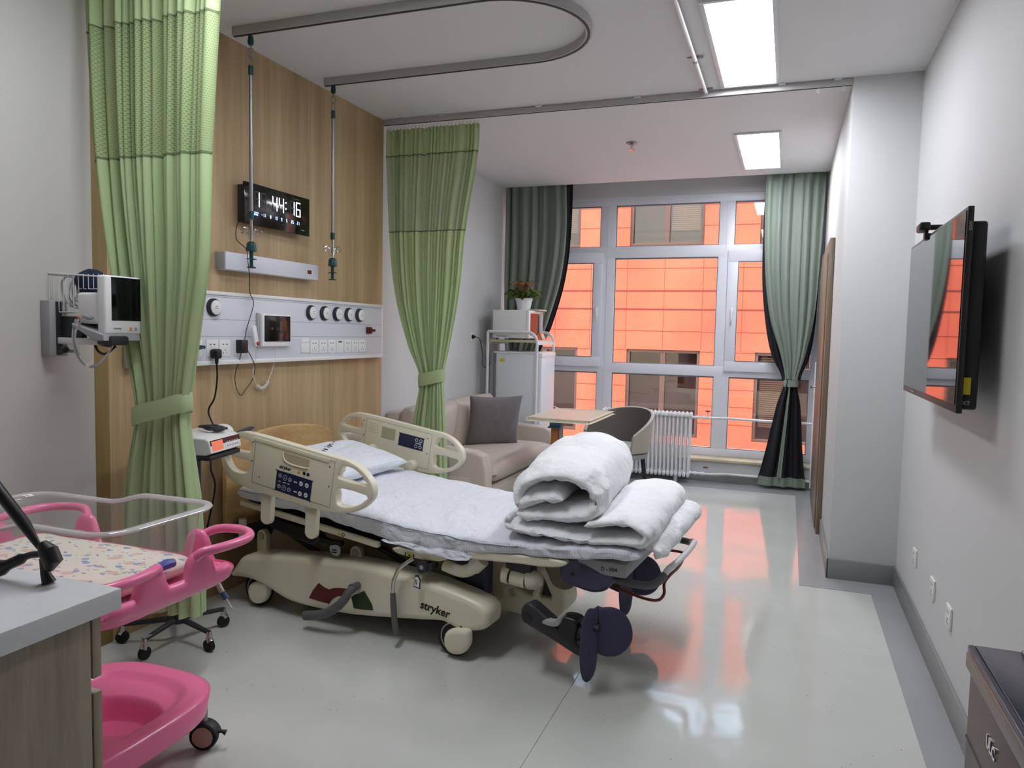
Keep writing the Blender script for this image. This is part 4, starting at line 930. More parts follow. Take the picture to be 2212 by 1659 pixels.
# side rails
ro = [(-.116, .784), (-.098, .83), (-.06, .876), (-.01, .902), (.041, .91), (.148, .90), (.366, .869), (.574, .838), (.66, .825), (.735, .79), (.785, .735), (.79, .683), (.765, .645), (.72, .612), (.662, .592), (.589, .583), (.472, .587), (.295, .606), (.12, .628), (.0, .65), (-.065, .675), (-.1, .72)]
hL1 = [(-.077, .828), (-.05, .858), (-.01, .877), (.072, .872), (.072, .812)]
hL2 = [(-.083, .79), (.0, .779), (.072, .771), (.068, .735), (.048, .712), (.0, .708), (-.045, .72), (-.075, .75)]
hR1 = [(.627, .80), (.68, .796), (.72, .775), (.745, .748), (.757, .724), (.605, .742), (.61, .77)]
hR2 = [(.602, .70), (.757, .682), (.745, .655), (.71, .632), (.66, .617), (.615, .616), (.592, .63), (.594, .665)]
def rail(v, du, dz, near):
    mv = lambda pl: [(a+du, c+dz) for a, c in pl]
    me = plate_holes([smooth2(mv(ro), 3)]+[smooth2(mv(h_), 2) for h_ in (hL1, hL2, hR1, hR2)], .042, .0115, 3)
    r = B('side_rail', MB().mesh(me, uvp(v)), 'cream', sharp=50)
    s_ = -1 if near else -1
    f = v-.0215
    ang = -.145
    P_ = lambda u_, z_: uvp(f, ang, (u_+du, z_+dz))
    # shallow recessed face outline
    B('panel_line', MB().mesh(curve_mesh([[(0, 0), (.475, 0), (.475, .215), (0, .215)], [(.0015, .0015), (.4735, .0015), (.4735, .2135), (.0015, .2135)]], .0005), P_(.085, .672)), 'grey', r)
    for (a, c) in ((.095, .865), (.09, .775), (.135, .70), (.555, .79), (.55, .70), (.44, .62)):
        B('screw', MB().cyl((a+du, f-.0008, c+dz), (a+du, f+.002, c+dz), .004, n=10), 'grey', r)
    if near:
        B('top_ridge', MB().box(0, .46, -.004, .004, 0, .022, .0035, 2, Matrix.Translation((.10+du, f+.001, .872+dz)) @ Matrix.Rotation(.145, 4, 'Y')), 'cream', r)
        hr = [(.0, .04), (.01, .012), (.04, -.002), (.13, -.002), (.165, .01), (.165, .045), (.158, .04), (.15, .022), (.05, .022), (.02, .035)]
        B('handle_recess', MB().mesh(curve_mesh([[(.0, .045), (.012, .015), (.045, .0), (.13, .0), (.16, .006), (.16, .045)]], .001), P_(.275, .79)), 'cream_d', r)
        B('handle_lip', MB().tube([tuple(P_(.275, .79) @ Vector((a, c, .002))) for a, c in smooth2([(.0, .045), (.012, .015), (.045, .0), (.13, .0), (.16, .006)], 3, False)], .004, 8), 'cream', r)
        cp = B('control_panel', MB().mesh(curve_mesh([smooth2([(0, .004), (.004, 0), (.205, 0), (.212, .006), (.212, .09), (.206, .098), (.006, .098), (0, .092)], 3)], .002), P_(.232, .65)), 'navy', r)
        ic = MB(); Q = lambda a, c: uvp(f-.0012, ang, (.232+du, .65+dz)) @ Matrix.Translation((a, c, 0))
        def ring(a, c, r0, w=.0016): ic.mesh(curve_mesh([[(r0*math.cos(t), r0*math.sin(t)) for t in [2*PI*k/20 for k in range(20)]], [((r0-w)*math.cos(t), (r0-w)*math.sin(t)) for t in [2*PI*k/20 for k in range(20)]]], .0006), Q(a, c))
        def disc(a, c, r0): ic.mesh(curve_mesh([[(r0*math.cos(t), r0*math.sin(t)) for t in [2*PI*k/20 for k in range(20)]]], .0006), Q(a, c))
        def tri(a, c, h, d):
            dx, dy = {'u': (0, 1), 'd': (0, -1), 'r': (1, 0), 'l': (-1, 0)}[d]
            ic.mesh(curve_mesh([[(dx*h, dy*h), (-dx*h-dy*h, -dy*h+dx*h), (-dx*h+dy*h, -dy*h-dx*h)] if True else []], .0006), Q(a, c))
        for a, c, r0 in ((.022, .076, .0095), (.052, .072, .0125), (.083, .07, .0095)): ring(a, c, r0); tri(a, c, .0035, 'u')
        for a, c, r0 in ((.022, .024, .0095), (.052, .022, .0125), (.083, .022, .0095)): ring(a, c, r0); tri(a, c, .0035, 'd')
        for a in (.113, .123): tri(a, .067, .005, 'r')
        for a in (.115, .125): tri(a, .022, .005, 'l')
        for a, c in ((.150, .068), (.184, .068), (.150, .02), (.184, .022)): disc(a, c, .011)
        for a, w_ in ((.015, .014), (.042, .02), (.07, .014)): ic.mesh(curve_mesh([[(0, 0), (w_, 0), (w_, .0035), (0, .0035)]], .0006), Q(a, .046))
        B('button_icons', ic, 'ink_white', cp)
        pi_ = MB()
        for a, c in ((.150, .068), (.184, .068), (.150, .02), (.184, .022)): pi_.mesh(curve_mesh([[(-.006, -.0015), (.006, -.0015), (.006, .0015), (-.006, .0015)]], .0004), uvp(f-.002, ang+.5, (.232+du, .65+dz)) @ Matrix.Rotation(-.5, 4, 'Z') @ Matrix.Translation((a, c, 0)))
        B('button_marks', pi_, 'navy', cp)
        B('logo', MB().mesh(text_mesh('stryker', .024, .0004, .0006, .2), P_(.258, .758)), 'ink', r)
        B('warning_label', MB().mesh(curve_mesh([[(0, 0), (.02, 0), (.01, .018)]], .0006), P_(.365, .742)), 'orange', r)
        for a in (.397, .42):
            B('warning_label', MB().mesh(curve_mesh([[(.009+.0085*math.cos(t), .009+.0085*math.sin(t)) for t in [2*PI*k/20 for k in range(20)]]], .0006), P_(a, .742-(a-.365)*.14)), 'ink', r)
        for u0, z0, z1 in ((.158, .615, .468), (.43, .58, .435)):
            aa = [(u0-.034, z0), (u0+.034, z0), (u0+.030, z1+.03)]+[(u0-.004+.034*math.cos(-t), z1+.03+.03*math.sin(-t)) for t in [PI*k/10 for k in range(1, 10)]]+[(u0-.038, z1+.03)]
            B('rail_arm', MB().mesh(curve_mesh([aa], .03, .007, 3), uvp(v+.012)), 'cream', r)
    else:
        cp = B('control_panel', MB().mesh(curve_mesh([smooth2([(0, .004), (.004, 0), (.168, 0), (.174, .006), (.174, .072), (.168, .078), (.006, .078), (0, .072)], 3)], .002), P_(.345, .735)), 'navy', r)
        ic = MB(); Q = lambda a, c: uvp(f-.0012, ang, (.345+du, .735+dz)) @ Matrix.Translation((a, c, 0))
        for a, c in ((.125, .058), (.155, .058), (.125, .02), (.155, .02)): ic.mesh(curve_mesh([[(.010*math.cos(t), .010*math.sin(t)) for t in [2*PI*k/20 for k in range(20)]], [(.007*math.cos(t), .007*math.sin(t)) for t in [2*PI*k/20 for k in range(20)]]], .0006), Q(a, c))
        ic.mesh(curve_mesh([[(.12, .037), (.16, .037), (.16, .042), (.12, .042)]], .0006), Q(0, 0))
        B('button_icons', ic, 'ink_white', cp)
        gl = MB()
        for i in range(6):
            for j in range(5): gl.mesh(curve_mesh([[(0, 0), (.007, .004), (.0075, .006), (0, .002)]], .0006), P_(.13+i*.012, .80+j*.013-i*.001))
        B('speaker_slots', gl, 'grey', r)
        B('side_card', MB().mesh(curve_mesh([[(0, 0), (.1, 0), (.1, .07), (0, .07)]], .001), P_(.22, .77)), mat('beige card holder', (176, 170, 146), .6), r)
        for u0, z0 in ((.16, .69), (.45, .62)):
            B('rail_pivot', MB().lathe([(.034, 0), (.034, .02), (.026, .035), (.0, .037)], 24, M4=uvp(v-.02, 0, (u0+du, z0+dz))), 'cream', r)
rail(-.085, 0, 0, True)
rail(.99, -.148, -.012, False)

# mattress with sheet
ztop = [(-.13, .60), (-.1, .622), (.2, .612), (.669, .582), (.91, .560), (1.27, .545), (1.6, .558), (1.9, .585), (1.99, .578)]
zbot = [(-.13, .56), (-.1, .542), (.427, .498), (.70, .455), (.90, .425), (1.13, .418), (1.22, .445), (1.35, .472), (1.65, .49), (1.80, .515), (1.99, .53)]
def lin(tab, u):
    for (a, c), (a1, c1) in zip(tab, tab[1:]):
        if u <= a1: return c+(c1-c)*max(0, (u-a)/(a1-a))
    return tab[-1][1]
def mattress(s, t):
    # s around cross-section (0..1), t along u
    u = -.125+2.095*t; a = 2*PI*s; n_ = 5
    zt_, zb_ = lin(ztop, u), lin(zbot, u); e_ = min(1, (t/.02))**.5*min(1, (1-t)/.03)**.5
    hw, hh2 = .455*(.96+.04*e_), (zt_-zb_)/2*max(.05, e_)
    ca, sa = math.cos(a), math.sin(a); k = (abs(ca)**n_+abs(sa)**n_)**(-1/n_)
    v = .45+hw*k*ca; z = (zt_+zb_)/2+hh2*k*sa
    wr = .006*nz(u*9, v*5, 1, 1)+.004*nz(u*22, v*14, 3, 1)
    if sa < .3 and v < .1: v += .012*nz(u*12, z*8, 5)+.008*nz(u*25, z*10, 9); z += .01*nz(u*10, 2, 5)*(1 if sa < -.2 else 0)
    z += wr if sa > 0 else 0
    z += .010*math.exp(-((v-.45)/.35)**2) if sa > 0 else 0
    return (u, v, z)
mb = MB(); mb.grid(mattress, 160, 170, closed_u=True); mb.b.faces.new([r_[0] for r_ in mb.V]); mb.b.faces.new([r_[-1] for r_ in mb.V][::-1])
mt_ = B('mattress', mb, 'sheet', sharp=180, label='mattress under a white striped sheet')
sc_ = []
for k in range(60):
    u = -.1+1.55*k/59; p = mattress(.545, (u+.125)/2.095); sc_.append((u, p[1]-.003, lin(ztop, u)-.028+.004*nz(u*8, 1)))
B('seam', MB().tube(sc_, .0022, 6), mat('sheet seam grey', (120, 126, 140), .7), mt_)
# bunched sheet corner hanging near the seat
def sag(s, t):
    u = .78+.46*s; d = math.sin(PI*s)**.8; z = .468-(.008+.042*s*s)*t*d-.006*t
    return (u, -.012-.014*t+.012*nz(u*20, t*2, 4), z+.004*nz(u*14, 1, 2)-.02*t*max(0, (s-.6))*2)
mb = MB(); mb.grid(sag, 60, 12); B('sheet_tuck', mb, 'sheet', mt_, sharp=180)

# pillow
pw = thing('pillow', 'white pillow with handwritten marks at the head of the bed', 'pillow', (BA[0], BA[1], .6), BR)
def pillow_fn(cu, cv, cz, lu, lv, h_, tilt, seed, pinch=.35):
    def fn(side):
        def f2(s, t):
            x, y = 2*s-1, 2*t-1
            e_ = max(0, (1-abs(x)**3.2))**.5*max(0, (1-abs(y)**3.2))**.5
            q = 1-.10*(abs(x)**2)*(1-abs(y))*pinch-.0
            X = x*(1-.06*(1-abs(y)**2)*abs(x)**6); Y = y*(1-.06*(1-abs(x)**2)*abs(y)**6)
            z = side*h_/2*e_+.006*nz(x*4, y*4, seed)*e_
            return (cu+lu/2*X*math.cos(tilt)-z*math.sin(-tilt)*1, cv+lv/2*Y, cz+z*math.cos(tilt)-lu/2*X*math.sin(tilt))
        return f2
    return fn
pf = pillow_fn(.16, .46, .70, .44, .72, .115, .2, 3)
p = MB(); p.grid(pf(1), 40, 40); p.grid(pf(-1), 40, 40); bmesh.ops.remove_doubles(p.b, verts=p.b.verts, dist=.0005); bmesh.ops.translate(p.b, vec=(0, 0, -.6), verts=p.b.verts)
part('pillow_body', p, M['sheet'], pw, local=True, sharp=180)
sc = MB(); rnd = random.Random(5)
for k, ch in enumerate(('-', 'S', '-', 'O', 'D', '(', '0', '6', ')')):
    u0, v0 = -.01+.018*k, .60-.038*k
    s0, t0 = (u0-.16)/.44+.5, (v0-.44)/.72+.5; q0 = pf(1)(s0, t0)
    sc.mesh(text_mesh(ch, .036, .0006, .0004), Matrix.Translation((q0[0], q0[1], q0[2]-.6+.004)) @ Matrix.Rotation(.22+.05, 4, 'Y') @ Matrix.Rotation(-PI/2+.45, 4, 'Z'))
part('handwriting', sc, M['ink'], pw, local=True)

# folded duvet at the foot
dv = thing('duvet', 'thick white folded duvet rolled up at the foot end of the bed', 'duvet', (BA[0], BA[1], .55), BR)
def duvet_part(name, path, v0, v1, th, zs_, ush, seed, zb=.56):
    P = smooth2(path, 6, False); n_ = len(P); cum = [0]
    for a, c in zip(P, P[1:]): cum.append(cum[-1]+math.hypot(c[0]-a[0], c[1]-a[1]))
    nrm = []
    for i in range(n_):
        a, c = P[max(0, i-1)], P[min(n_-1, i+1)]; l_ = math.hypot(c[0]-a[0], c[1]-a[1]); nrm.append((-(c[1]-a[1])/l_, (c[0]-a[0])/l_))
    ring = [(i, 1) for i in range(n_)]+[(i, -1) for i in range(n_-1, -1, -1)]
    def fn(s, t):
        i, sd = ring[min(int(round(s*len(ring))), len(ring)-1)]
        f_ = cum[i]/cum[-1]; endt = (min(1, f_/.03)*min(1, (1-f_)/.03))**.5
        tt = t; edge = (min(1, tt/.12)*min(1, (1-tt)/.12))**.5
        pk = 1+.55*nz(cum[i]*30, seed, tt*2)*max(0, 1-tt/.2)
        h_ = th*max(.02, endt)*max(.12, edge)*pk*(1+.12*nz(cum[i]*7, tt*5, seed))
        x, z = P[i][0]+nrm[i][0]*h_*sd, P[i][1]+nrm[i][1]*h_*sd
        k = tt
        z2 = zb+(z-zb)*(1+zs_*math.sin(min(1, k*1.15)*PI/2))
        v = v0+(v1-v0)*tt
        x += ush*k+.008*nz(x*6, v*6, seed)
        z2 += .012*nz(x*5, v*5, seed+4)*(1 if z > zb+.03 else .2)
        fr_ = max(0, 1-tt/.16)**1.3; cr = fr_*.009*math.sin(cum[i]*62+9*nz(cum[i]*9, seed))*(.15+1.6*abs(nz(cum[i]*8, seed+2)))
        x += nrm[i][0]*cr*sd; z2 += nrm[i][1]*cr*sd
        rg = abs(nz(x*4+v*3, v*2.2, seed+9)); z2 -= .016*max(0, .22-rg)/.22*endt*(1 if sd > 0 else .3)*edge
        return (x, v+.012*nz(cum[i]*20, z*10, seed)*(1-edge), z2-.55)
    mb = MB(); mb.grid(fn, len(ring), 56, closed_u=True)
    for idx in (0, -1):
        pass
    # close both ends
    for j, fl in ((0, 1), (-1, -1)):
        R_2 = [c_[j] for c_ in mb.V]; m_ = len(R_2)//2
        for q in range(m_-1):
            try: mb.b.faces.new((R_2[q], R_2[q+1], R_2[-2-q], R_2[-1-q]))
            except Exception: pass
    return part(name, mb, M['duvet'], dv, local=True, sharp=180)
duvet_part('roll', [(1.64, .735), (1.56, .737), (1.48, .722), (1.435, .70), (1.43, .74), (1.46, .79), (1.54, .825), (1.64, .83), (1.735, .80), (1.775, .745), (1.755, .69), (1.68, .668), (1.58, .66), (1.47, .658), (1.42, .655)], .02, .90, .040, .20, -.13, 2.0)
duvet_part('lower_fold', [(1.74, .655), (1.84, .672), (1.93, .672), (1.985, .645), (1.97, .61), (1.88, .598), (1.74, .592), (1.6, .59), (1.47, .592), (1.405, .602), (1.385, .625), (1.40, .642)], .0, .88, .030, .15, -.05, 5.0)
duvet_part('under_fold', [(1.70, .585), (1.85, .592), (1.97, .595), (2.02, .58), (2.02, .55)], .03, .88, .026, .1, 0, 9.0, zb=.55)

# ================================================================== SOFA AND CUSHION
so_ = thing('sofa', 'taupe two-seat sofa with square arms against the left wall below the window', 'sofa', (-2.4, 5.72, 0))
def S(name, mb, m='sofa', parent=None, sharp=40): return part(name, mb, M[m], parent or so_, sharp=sharp)
S('base', MB().box(-2.8, -2.0, 4.98, 6.5, .05, .28, .015, 3)); 
S('plinth', MB().box(-2.75, -2.05, 4.95, 6.52, 0, .055), 'dark')
for y0_, y1_ in ((4.87, 5.0), (6.48, 6.61)):
    a = MB(); a.mesh(curve_mesh([smooth2([(-2.8, .05), (-2.8, .56), (-2.72, .585), (-2.3, .565), (-2.08, .55), (-2.01, .52), (-1.985, .42), (-1.985, .05)], 1)], .13, .02, 4), basis((0, (y0_+y1_)/2, 0), (1, 0, 0), (0, 0, 1))); S('arm', a)
pk = MB(); pk.box(-2.42, -2.12, 4.862, 4.872, .12, .36, .004); S('side_pocket', pk)
S('drawer_front', MB().box(-2.0, -1.985, 5.01, 6.47, .07, .27, .006))
def cushion_block(x0, x1, y0_, y1_, z0, z1, puff=.02, T=None):
    mb = MB()
    def f(side):
        def g_(s, t):
            x, y = 2*s-1, 2*t-1; e_ = (max(0, 1-abs(x)**10)*max(0, 1-abs(y)**10))**.5
            c_ = puff*(1-x*x)*(1-y*y)
            return ((x0+x1)/2+(x1-x0)/2*x, (y0_+y1_)/2+(y1_-y0_)/2*y, (z0+z1)/2+side*((z1-z0)/2*e_+c_))
        return g_
    mb.grid(f(1), 28, 28); mb.grid(f(-1), 28, 28); bmesh.ops.remove_doubles(mb.b, verts=mb.b.verts, dist=.0005)
    if T is not None: bmesh.ops.transform(mb.b, matrix=T, verts=mb.b.verts)
    return mb
S('seat_cushion', cushion_block(-2.66, -1.97, 5.0, 6.48, .285, .435, .015), sharp=180)
for y0_, y1_ in ((4.9, 5.68), (5.68, 6.5)):
    T = Matrix.Translation((-2.66, (y0_+y1_)/2, .64)) @ Matrix.Rotation(-PI/2+.16, 4, 'Y')
    S('back_cushion', cushion_block(-.23, .20, -(y1_-y0_)/2, (y1_-y0_)/2, -.09, .09, .02, T), sharp=180)
S('back_frame', MB().box(-2.82, -2.72, 4.9, 6.58, .05, .8, .02, 3))
T = Matrix.Translation((-2.35, 5.93, .655)) @ Matrix.Rotation(-.86, 4, 'Z') @ Matrix.Rotation(-PI/2+.24, 4, 'Y')
cb = MB()
def tc(side):
    def g_(s, t):
        x, y = 2*s-1, 2*t-1; e_ = (max(0, 1-abs(x)**2.6)*max(0, 1-abs(y)**2.6))**.5
        X = x*(1-.07*(1-y*y)); Y = y*(1-.07*(1-x*x))
        return (.225*X, .24*Y, side*(.075*e_)+.006*nz(x*4, y*4, 2)*e_)
    return g_
cb.grid(tc(1), 34, 34); cb.grid(tc(-1), 34, 34); bmesh.ops.remove_doubles(cb.b, verts=cb.b.verts, dist=.0005); bmesh.ops.transform(cb.b, matrix=T, verts=cb.b.verts)
single('throw_cushion', cb, M['cushion'], 'grey woven square cushion leaning on the taupe sofa', 'cushion', sharp=180)

# ================================================================== OVERBED TABLE
ot = thing('overbed_table', 'pale wood overbed table with blue collar and orange brown column', 'table', (-1.55, 5.45, 0))
def O(name, mb, m, parent=None): return part(name, mb, M[m], parent or ot)
tx0, tx1, ty0, ty1 = -1.80, -1.33, 5.22, 5.98
out_ = smooth2([(tx0+.03, ty0), (tx1-.05, ty0), (tx1-.01, ty0+.03), (tx1, ty0+.1), (tx1, ty1-.05), (tx1-.04, ty1), (tx0+.04, ty1), (tx0, ty1-.04), (tx0, ty0+.04)], 4)
O('top_edge', MB().mesh(curve_mesh([out_], .026, .010, 3), Matrix.Translation((0, 0, .772))), 'cream')
inn = [((x-(tx0+tx1)/2)*.95+(tx0+tx1)/2, (y-(ty0+ty1)/2)*.96+(ty0+ty1)/2) for x, y in out_]
O('table_surface', MB().mesh(curve_mesh([inn], .003), Matrix.Translation((0, 0, .7855))), 'tabletop')
O('ridge', MB().box(tx0+.05, tx1-.03, ty1-.05, ty1-.035, .785, .793, .002), 'cream')
O('collar', MB().box(-1.665, -1.585, 5.33, 5.41, .70, .758, .008), 'bluecollar').data
O('collar_flange', MB().box(-1.675, -1.575, 5.32, 5.42, .70, .712, .004), 'bluecollar')
O('column', MB().box(-1.655, -1.595, 5.34, 5.40, .06, .70, .008), 'orangebrown')
O('side_channel', MB().box(-1.592, -1.572, 5.345, 5.395, .06, .72, .003), 'lgrey')
for y in (5.33, 5.85): O('base_leg', MB().box(-1.95, -1.35, y-.02, y+.02, .05, .085, .006), 'lgrey')
O('base_bar', MB().box(-1.65, -1.6, 5.33, 5.85, .05, .085, .006), 'lgrey')
for x in (-1.92, -1.38):
    for y in (5.33, 5.85): O('castor', MB().cyl((x-.01, y, .025), (x+.01, y, .025), .025), 'rubber')

# ================================================================== CHAIR
ch = thing('tub_chair', 'grey tub chair with dark legs between the overbed table and the radiator', 'chair', (-1.36, 6.35, 0))
def Cc(name, mb, m, parent=None, sharp=180): return part(name, mb, M[m], parent or ch, sharp=sharp)
cx, cy = -1.36, 6.36; fa = math.radians(246)      # facing direction
def shell(off, r0=.25, inner=False):
    def f(s, t):
        a = fa+PI-math.radians(118)+math.radians(236)*s
        k = abs(2*s-1); top = .765-.20*k**2.2; bot = .40+.02*k
        z = bot+(top-bot)*t
        r = (r0+.035*t)*(1-.03*k)+off
        return (cx+r*math.cos(a), cy+r*math.sin(a)*1.02, z)
    return f
mb = MB(); mb.grid(shell(.0), 60, 14); Cc('back_inner', mb, 'chairin')
mb = MB(); mb.grid(shell(.028), 60, 14); Cc('back_shell', mb, 'chairshell')
mb = MB(); f0, f1 = shell(0), shell(.028)
mb.grid(lambda s, t: tuple(Vector(f0(s, 1)).lerp(Vector(f1(s, 1)), t)+Vector((0, 0, .008*math.sin(PI*t)))), 60, 5)
mb.grid(lambda s, t: tuple(Vector(f0(0, s)).lerp(Vector(f1(0, s)), t)), 14, 3); mb.grid(lambda s, t: tuple(Vector(f0(1, s)).lerp(Vector(f1(1, s)), t)), 14, 3)
Cc('back_rim', mb, 'chairshell')
sm = MB(); sm.lathe([(.0, .395), (.24, .395), (.252, .41), (.252, .44), (.24, .458), (.15, .468), (.0, .47)], 48, (cx, cy, 0)); Cc('seat', sm, 'charseat')
Cc('seat_base', MB().lathe([(.0, .36), (.255, .36), (.262, .38), (.262, .4), (.0, .4)], 48, (cx, cy, 0)), 'lgrey')
for ang in (45, 135, 225, 315):
    a = fa+math.radians(ang); d = Vector((math.cos(a), math.sin(a)))
    Cc('leg', MB().tube([(cx+d.x*.22, cy+d.y*.22, .37), (cx+d.x*.27, cy+d.y*.27, 0)], [.021, .014], 12), 'darkleg', sharp=40)

# ================================================================== RADIATOR AND PIPES
ra = thing('radiator', 'white column radiator under the window with red valve handles', 'radiator', (-1.25, 7.28, 0))
NR = 23
for i in range(NR):
    x = -.85-.0385*i
    b = MB()
    for y in (7.225, 7.265, 7.305): b.tube([(x, y, .085), (x, y, .655)], .0115, 10)
    b.tube([(x, 7.215, .09), (x, 7.315, .09)], .018, 10); b.tube([(x, 7.215, .65), (x, 7.315, .65)], .018, 10)
    b.ellipsoid((x, 7.213, .66), (.0175, .014, .026), 12, 8); b.ellipsoid((x, 7.213, .085), (.0175, .014, .026), 12, 8); b.ellipsoid((x, 7.317, .66), (.0175, .014, .026), 12, 8)
    b.tube([(x+.0385/2, 7.265, .64), (x-.0385/2, 7.265, .64)], .02, 10); b.tube([(x+.0385/2, 7.265, .10), (x-.0385/2, 7.265, .10)], .02, 10)
    part('section', b, M['white_metal'], ra)
for x in (-.97, -1.6):
    part('leg', MB().box(x-.016, x+.016, 7.235, 7.285, 0, .12, .004), M['white_metal'], ra)
for z in (.64, .10):
    b = MB(); b.cyl((-.84, 7.265, z), (-.70, 7.265, z), .012); b.tube([(-.80, 7.265, z), (-.785, 7.265, z), (-.78, 7.265, z)], [.017, .017, .017]); b.cyl((-.735, 7.265, z), (-.70, 7.265, z), .018)
    b.tube(smooth2([(-.70, 7.265, z), (-.6, 7.28, z), (-.5, 7.36, z-.005), (-.3, 7.385, z-.01), (0, 7.385, z-.012), (.275, 7.385, z-.014)], 4, False), .0125, 10)
    part('pipe', b, M['white_metal'], ra)
    v = part('valve', MB().cyl((-.69, 7.265, z), (-.69, 7.265, z+.06), .007), M['white_metal'], ra)
    part('valve_wheel', MB().lathe([(.006, .055), (.024, .058), (.024, .068), (.006, .072)], 16, (-.69, 7.265, z)), M['red'] if z > .5 else mat('brown valve', (96, 62, 48), .6), v)
pp_ = MB(); pp_.cyl((.25, 7.355, .03), (.25, 7.355, 1.2), .011); single('riser_pipe', pp_, M['white_metal'], 'thin white riser pipe behind the right hand window curtain', 'pipe')

# ================================================================== FRIDGE, SHELF RACK, MICROWAVE, PLANT
fg = thing('mini_fridge', 'white upright fridge with yellow sticker inside the rack', 'fridge', (-2.42, 6.88, 0))
def F(name, mb, m, parent=None): return part(name, mb, M[m], parent or fg)
F('body', MB().box(-2.64, -2.235, 6.68, 7.10, .03, 1.215, .008, 3), 'fridge')
F('top_board', MB().box(-2.67, -2.20, 6.675, 7.105, 1.212, 1.232, .005, 2), 'fridge')
F('door_gasket', MB().box(-2.236, -2.222, 6.69, 7.09, .05, 1.205), 'gasket')
dr = F('door', MB().box(-2.224, -2.175, 6.68, 7.10, .04, 1.212, .01, 3), 'fridge')
F('door_cap', MB().box(-2.222, -2.17, 6.678, 7.102, 1.18, 1.226, .006, 2), 'white', dr)
F('sticker', MB().box(-2.60, -2.555, 6.678, 6.681, 1.13, 1.165), 'yellow')
for x in (-2.6, -2.25):
    for y in (6.72, 7.06): F('foot', MB().cyl((x, y, 0), (x, y, .035), .018), 'black')
rk = thing('storage_rack', 'white metal rack over the fridge with curved front posts and wood shelf', 'rack', (-2.46, 6.9, 0))
def R(name, mb, m, parent=None): return part(name, mb, M[m], parent or rk)
for y in (6.63, 7.15):
    pts = [(-2.71, y, 0), (-2.71, y, 1.41)]
    R('rear_post', MB().tube([(-2.71, y, 0), (-2.71, y, .7), (-2.71, y, 1.425)], .014, 10), 'white_metal')
    fp = [(-2.71, y, 1.42), (-2.5, y, 1.42), (-2.33, y, 1.42), (-2.27, y, 1.41), (-2.225, y, 1.375), (-2.21, y, 1.32), (-2.21, y, 1.2), (-2.21, y, .6), (-2.21, y, 0)]
    R('front_post', MB().tube(smooth2(fp, 4, False), .014, 10), 'white_metal')
for x in (-2.71, -2.21):
    R('cross_bar', MB().box(x-.008, x+.008, 6.63, 7.15, 1.30, 1.33, .003), 'white_metal')
for z in (.72, .3): R('cross_bar', MB().box(-2.718, -2.702, 6.63, 7.15, z, z+.025, .003), 'white_metal')
R('shelf_board', MB().box(-2.70, -2.215, 6.645, 7.135, 1.328, 1.345, .002), 'tabletop')
R('shelf_edge', MB().box(-2.70, -2.22, 6.622, 6.636, 1.32, 1.345, .002), 'cream_d')
mw = thing('microwave', 'white microwave oven with dark glass door on the rack', 'microwave', (-2.48, 6.9, 1.345))
def W(name, mb, m, parent=None): return part(name, mb, M[m], parent or mw)
W('casing', MB().box(-2.675, -2.33, 6.66, 7.08, 1.358, 1.628, .006, 3), 'lgrey').data.materials[0] = M['white']
fr_ = W('front_frame', MB().box(-2.331, -2.305, 6.655, 7.085, 1.36, 1.626, .004), 'white')
W('door_glass', MB().box(-2.306, -2.302, 6.70, 6.96, 1.39, 1.60), 'blackgloss', fr_)
W('control_strip', MB().box(-2.306, -2.303, 6.98, 7.07, 1.38, 1.61), 'lgrey', fr_)
W('door_handle', MB().box(-2.302, -2.285, 6.962, 6.972, 1.4, 1.59, .003), 'white', fr_)
v = MB()
for z in (1.375, 1.425): v.box(-2.63, -2.53, 6.658, 6.661, z, z+.006)
W('vent_slots', v, 'grey')
for x in (-2.64, -2.36):
    for y in (6.69, 7.05): W('foot', MB().cyl((x, y, 1.345), (x, y, 1.36), .012), 'black')
tb_ = MB(); tb_.box(-2.33, -2.24, 6.80, 7.10, 1.6285, 1.64, .002)
single('wood_board', MB().box(-2.365, -2.262, 6.82, 7.08, 1.629, 1.641, .002), M['tabletop'], 'small pale wood board lying on top of the microwave', 'board')
cal = thing('desk_calendar', 'small orange desk calendar on the front of the rack shelf', 'calendar', (-2.25, 6.86, 1.345))
cm = MB(); cm.mesh(curve_mesh([[(-.035, 0), (.035, 0), (.006, .07), (-.006, .07)]], .10), basis((-2.25, 6.86, 1.346), (1, 0, 0), (0, 0, 1))); part('stand', cm, M['orange'], cal)
cm = MB()
T = basis((-2.2165, 6.815, 1.352), (0, 1, 0), (-.38, 0, .925))
for r_ in range(4):
    for c_ in range(4): cm.box(.004+c_*.021, .020+c_*.021, .004+r_*.013, .013+r_*.013, .0005, .0015, 0, 1, T)
part('date_grid', cm, M['paper'], cal)
mug = MB(); mug.lathe([(.026, 0), (.03, .05), (.03, .085), (.027, .085), (.024, .01)], 20, (-2.262, 7.10, 1.345)); single('glass_cup', mug, M['acrylic'], 'small clear cup behind the orange calendar on the rack', 'cup')
pl = thing('potted_plant', 'green leafy plant in a white pot on top of the microwave', 'plant', (-2.44, 6.86, 1.641))
po = part('pot', MB().lathe([(.055, 0), (.06, .004), (.082, .10), (.088, .104), (.088, .118), (.08, .118), (.076, .10), (.052, .01)], 32, (-2.435, 6.87, 1.63), cap=False), M['white'], pl)
part('soil', MB().lathe([(0, .095), (.078, .095)], 24, (-2.435, 6.87, 1.63), cap=False), mat('potting soil', (60, 44, 34), .9), po)
rnd = random.Random(11)
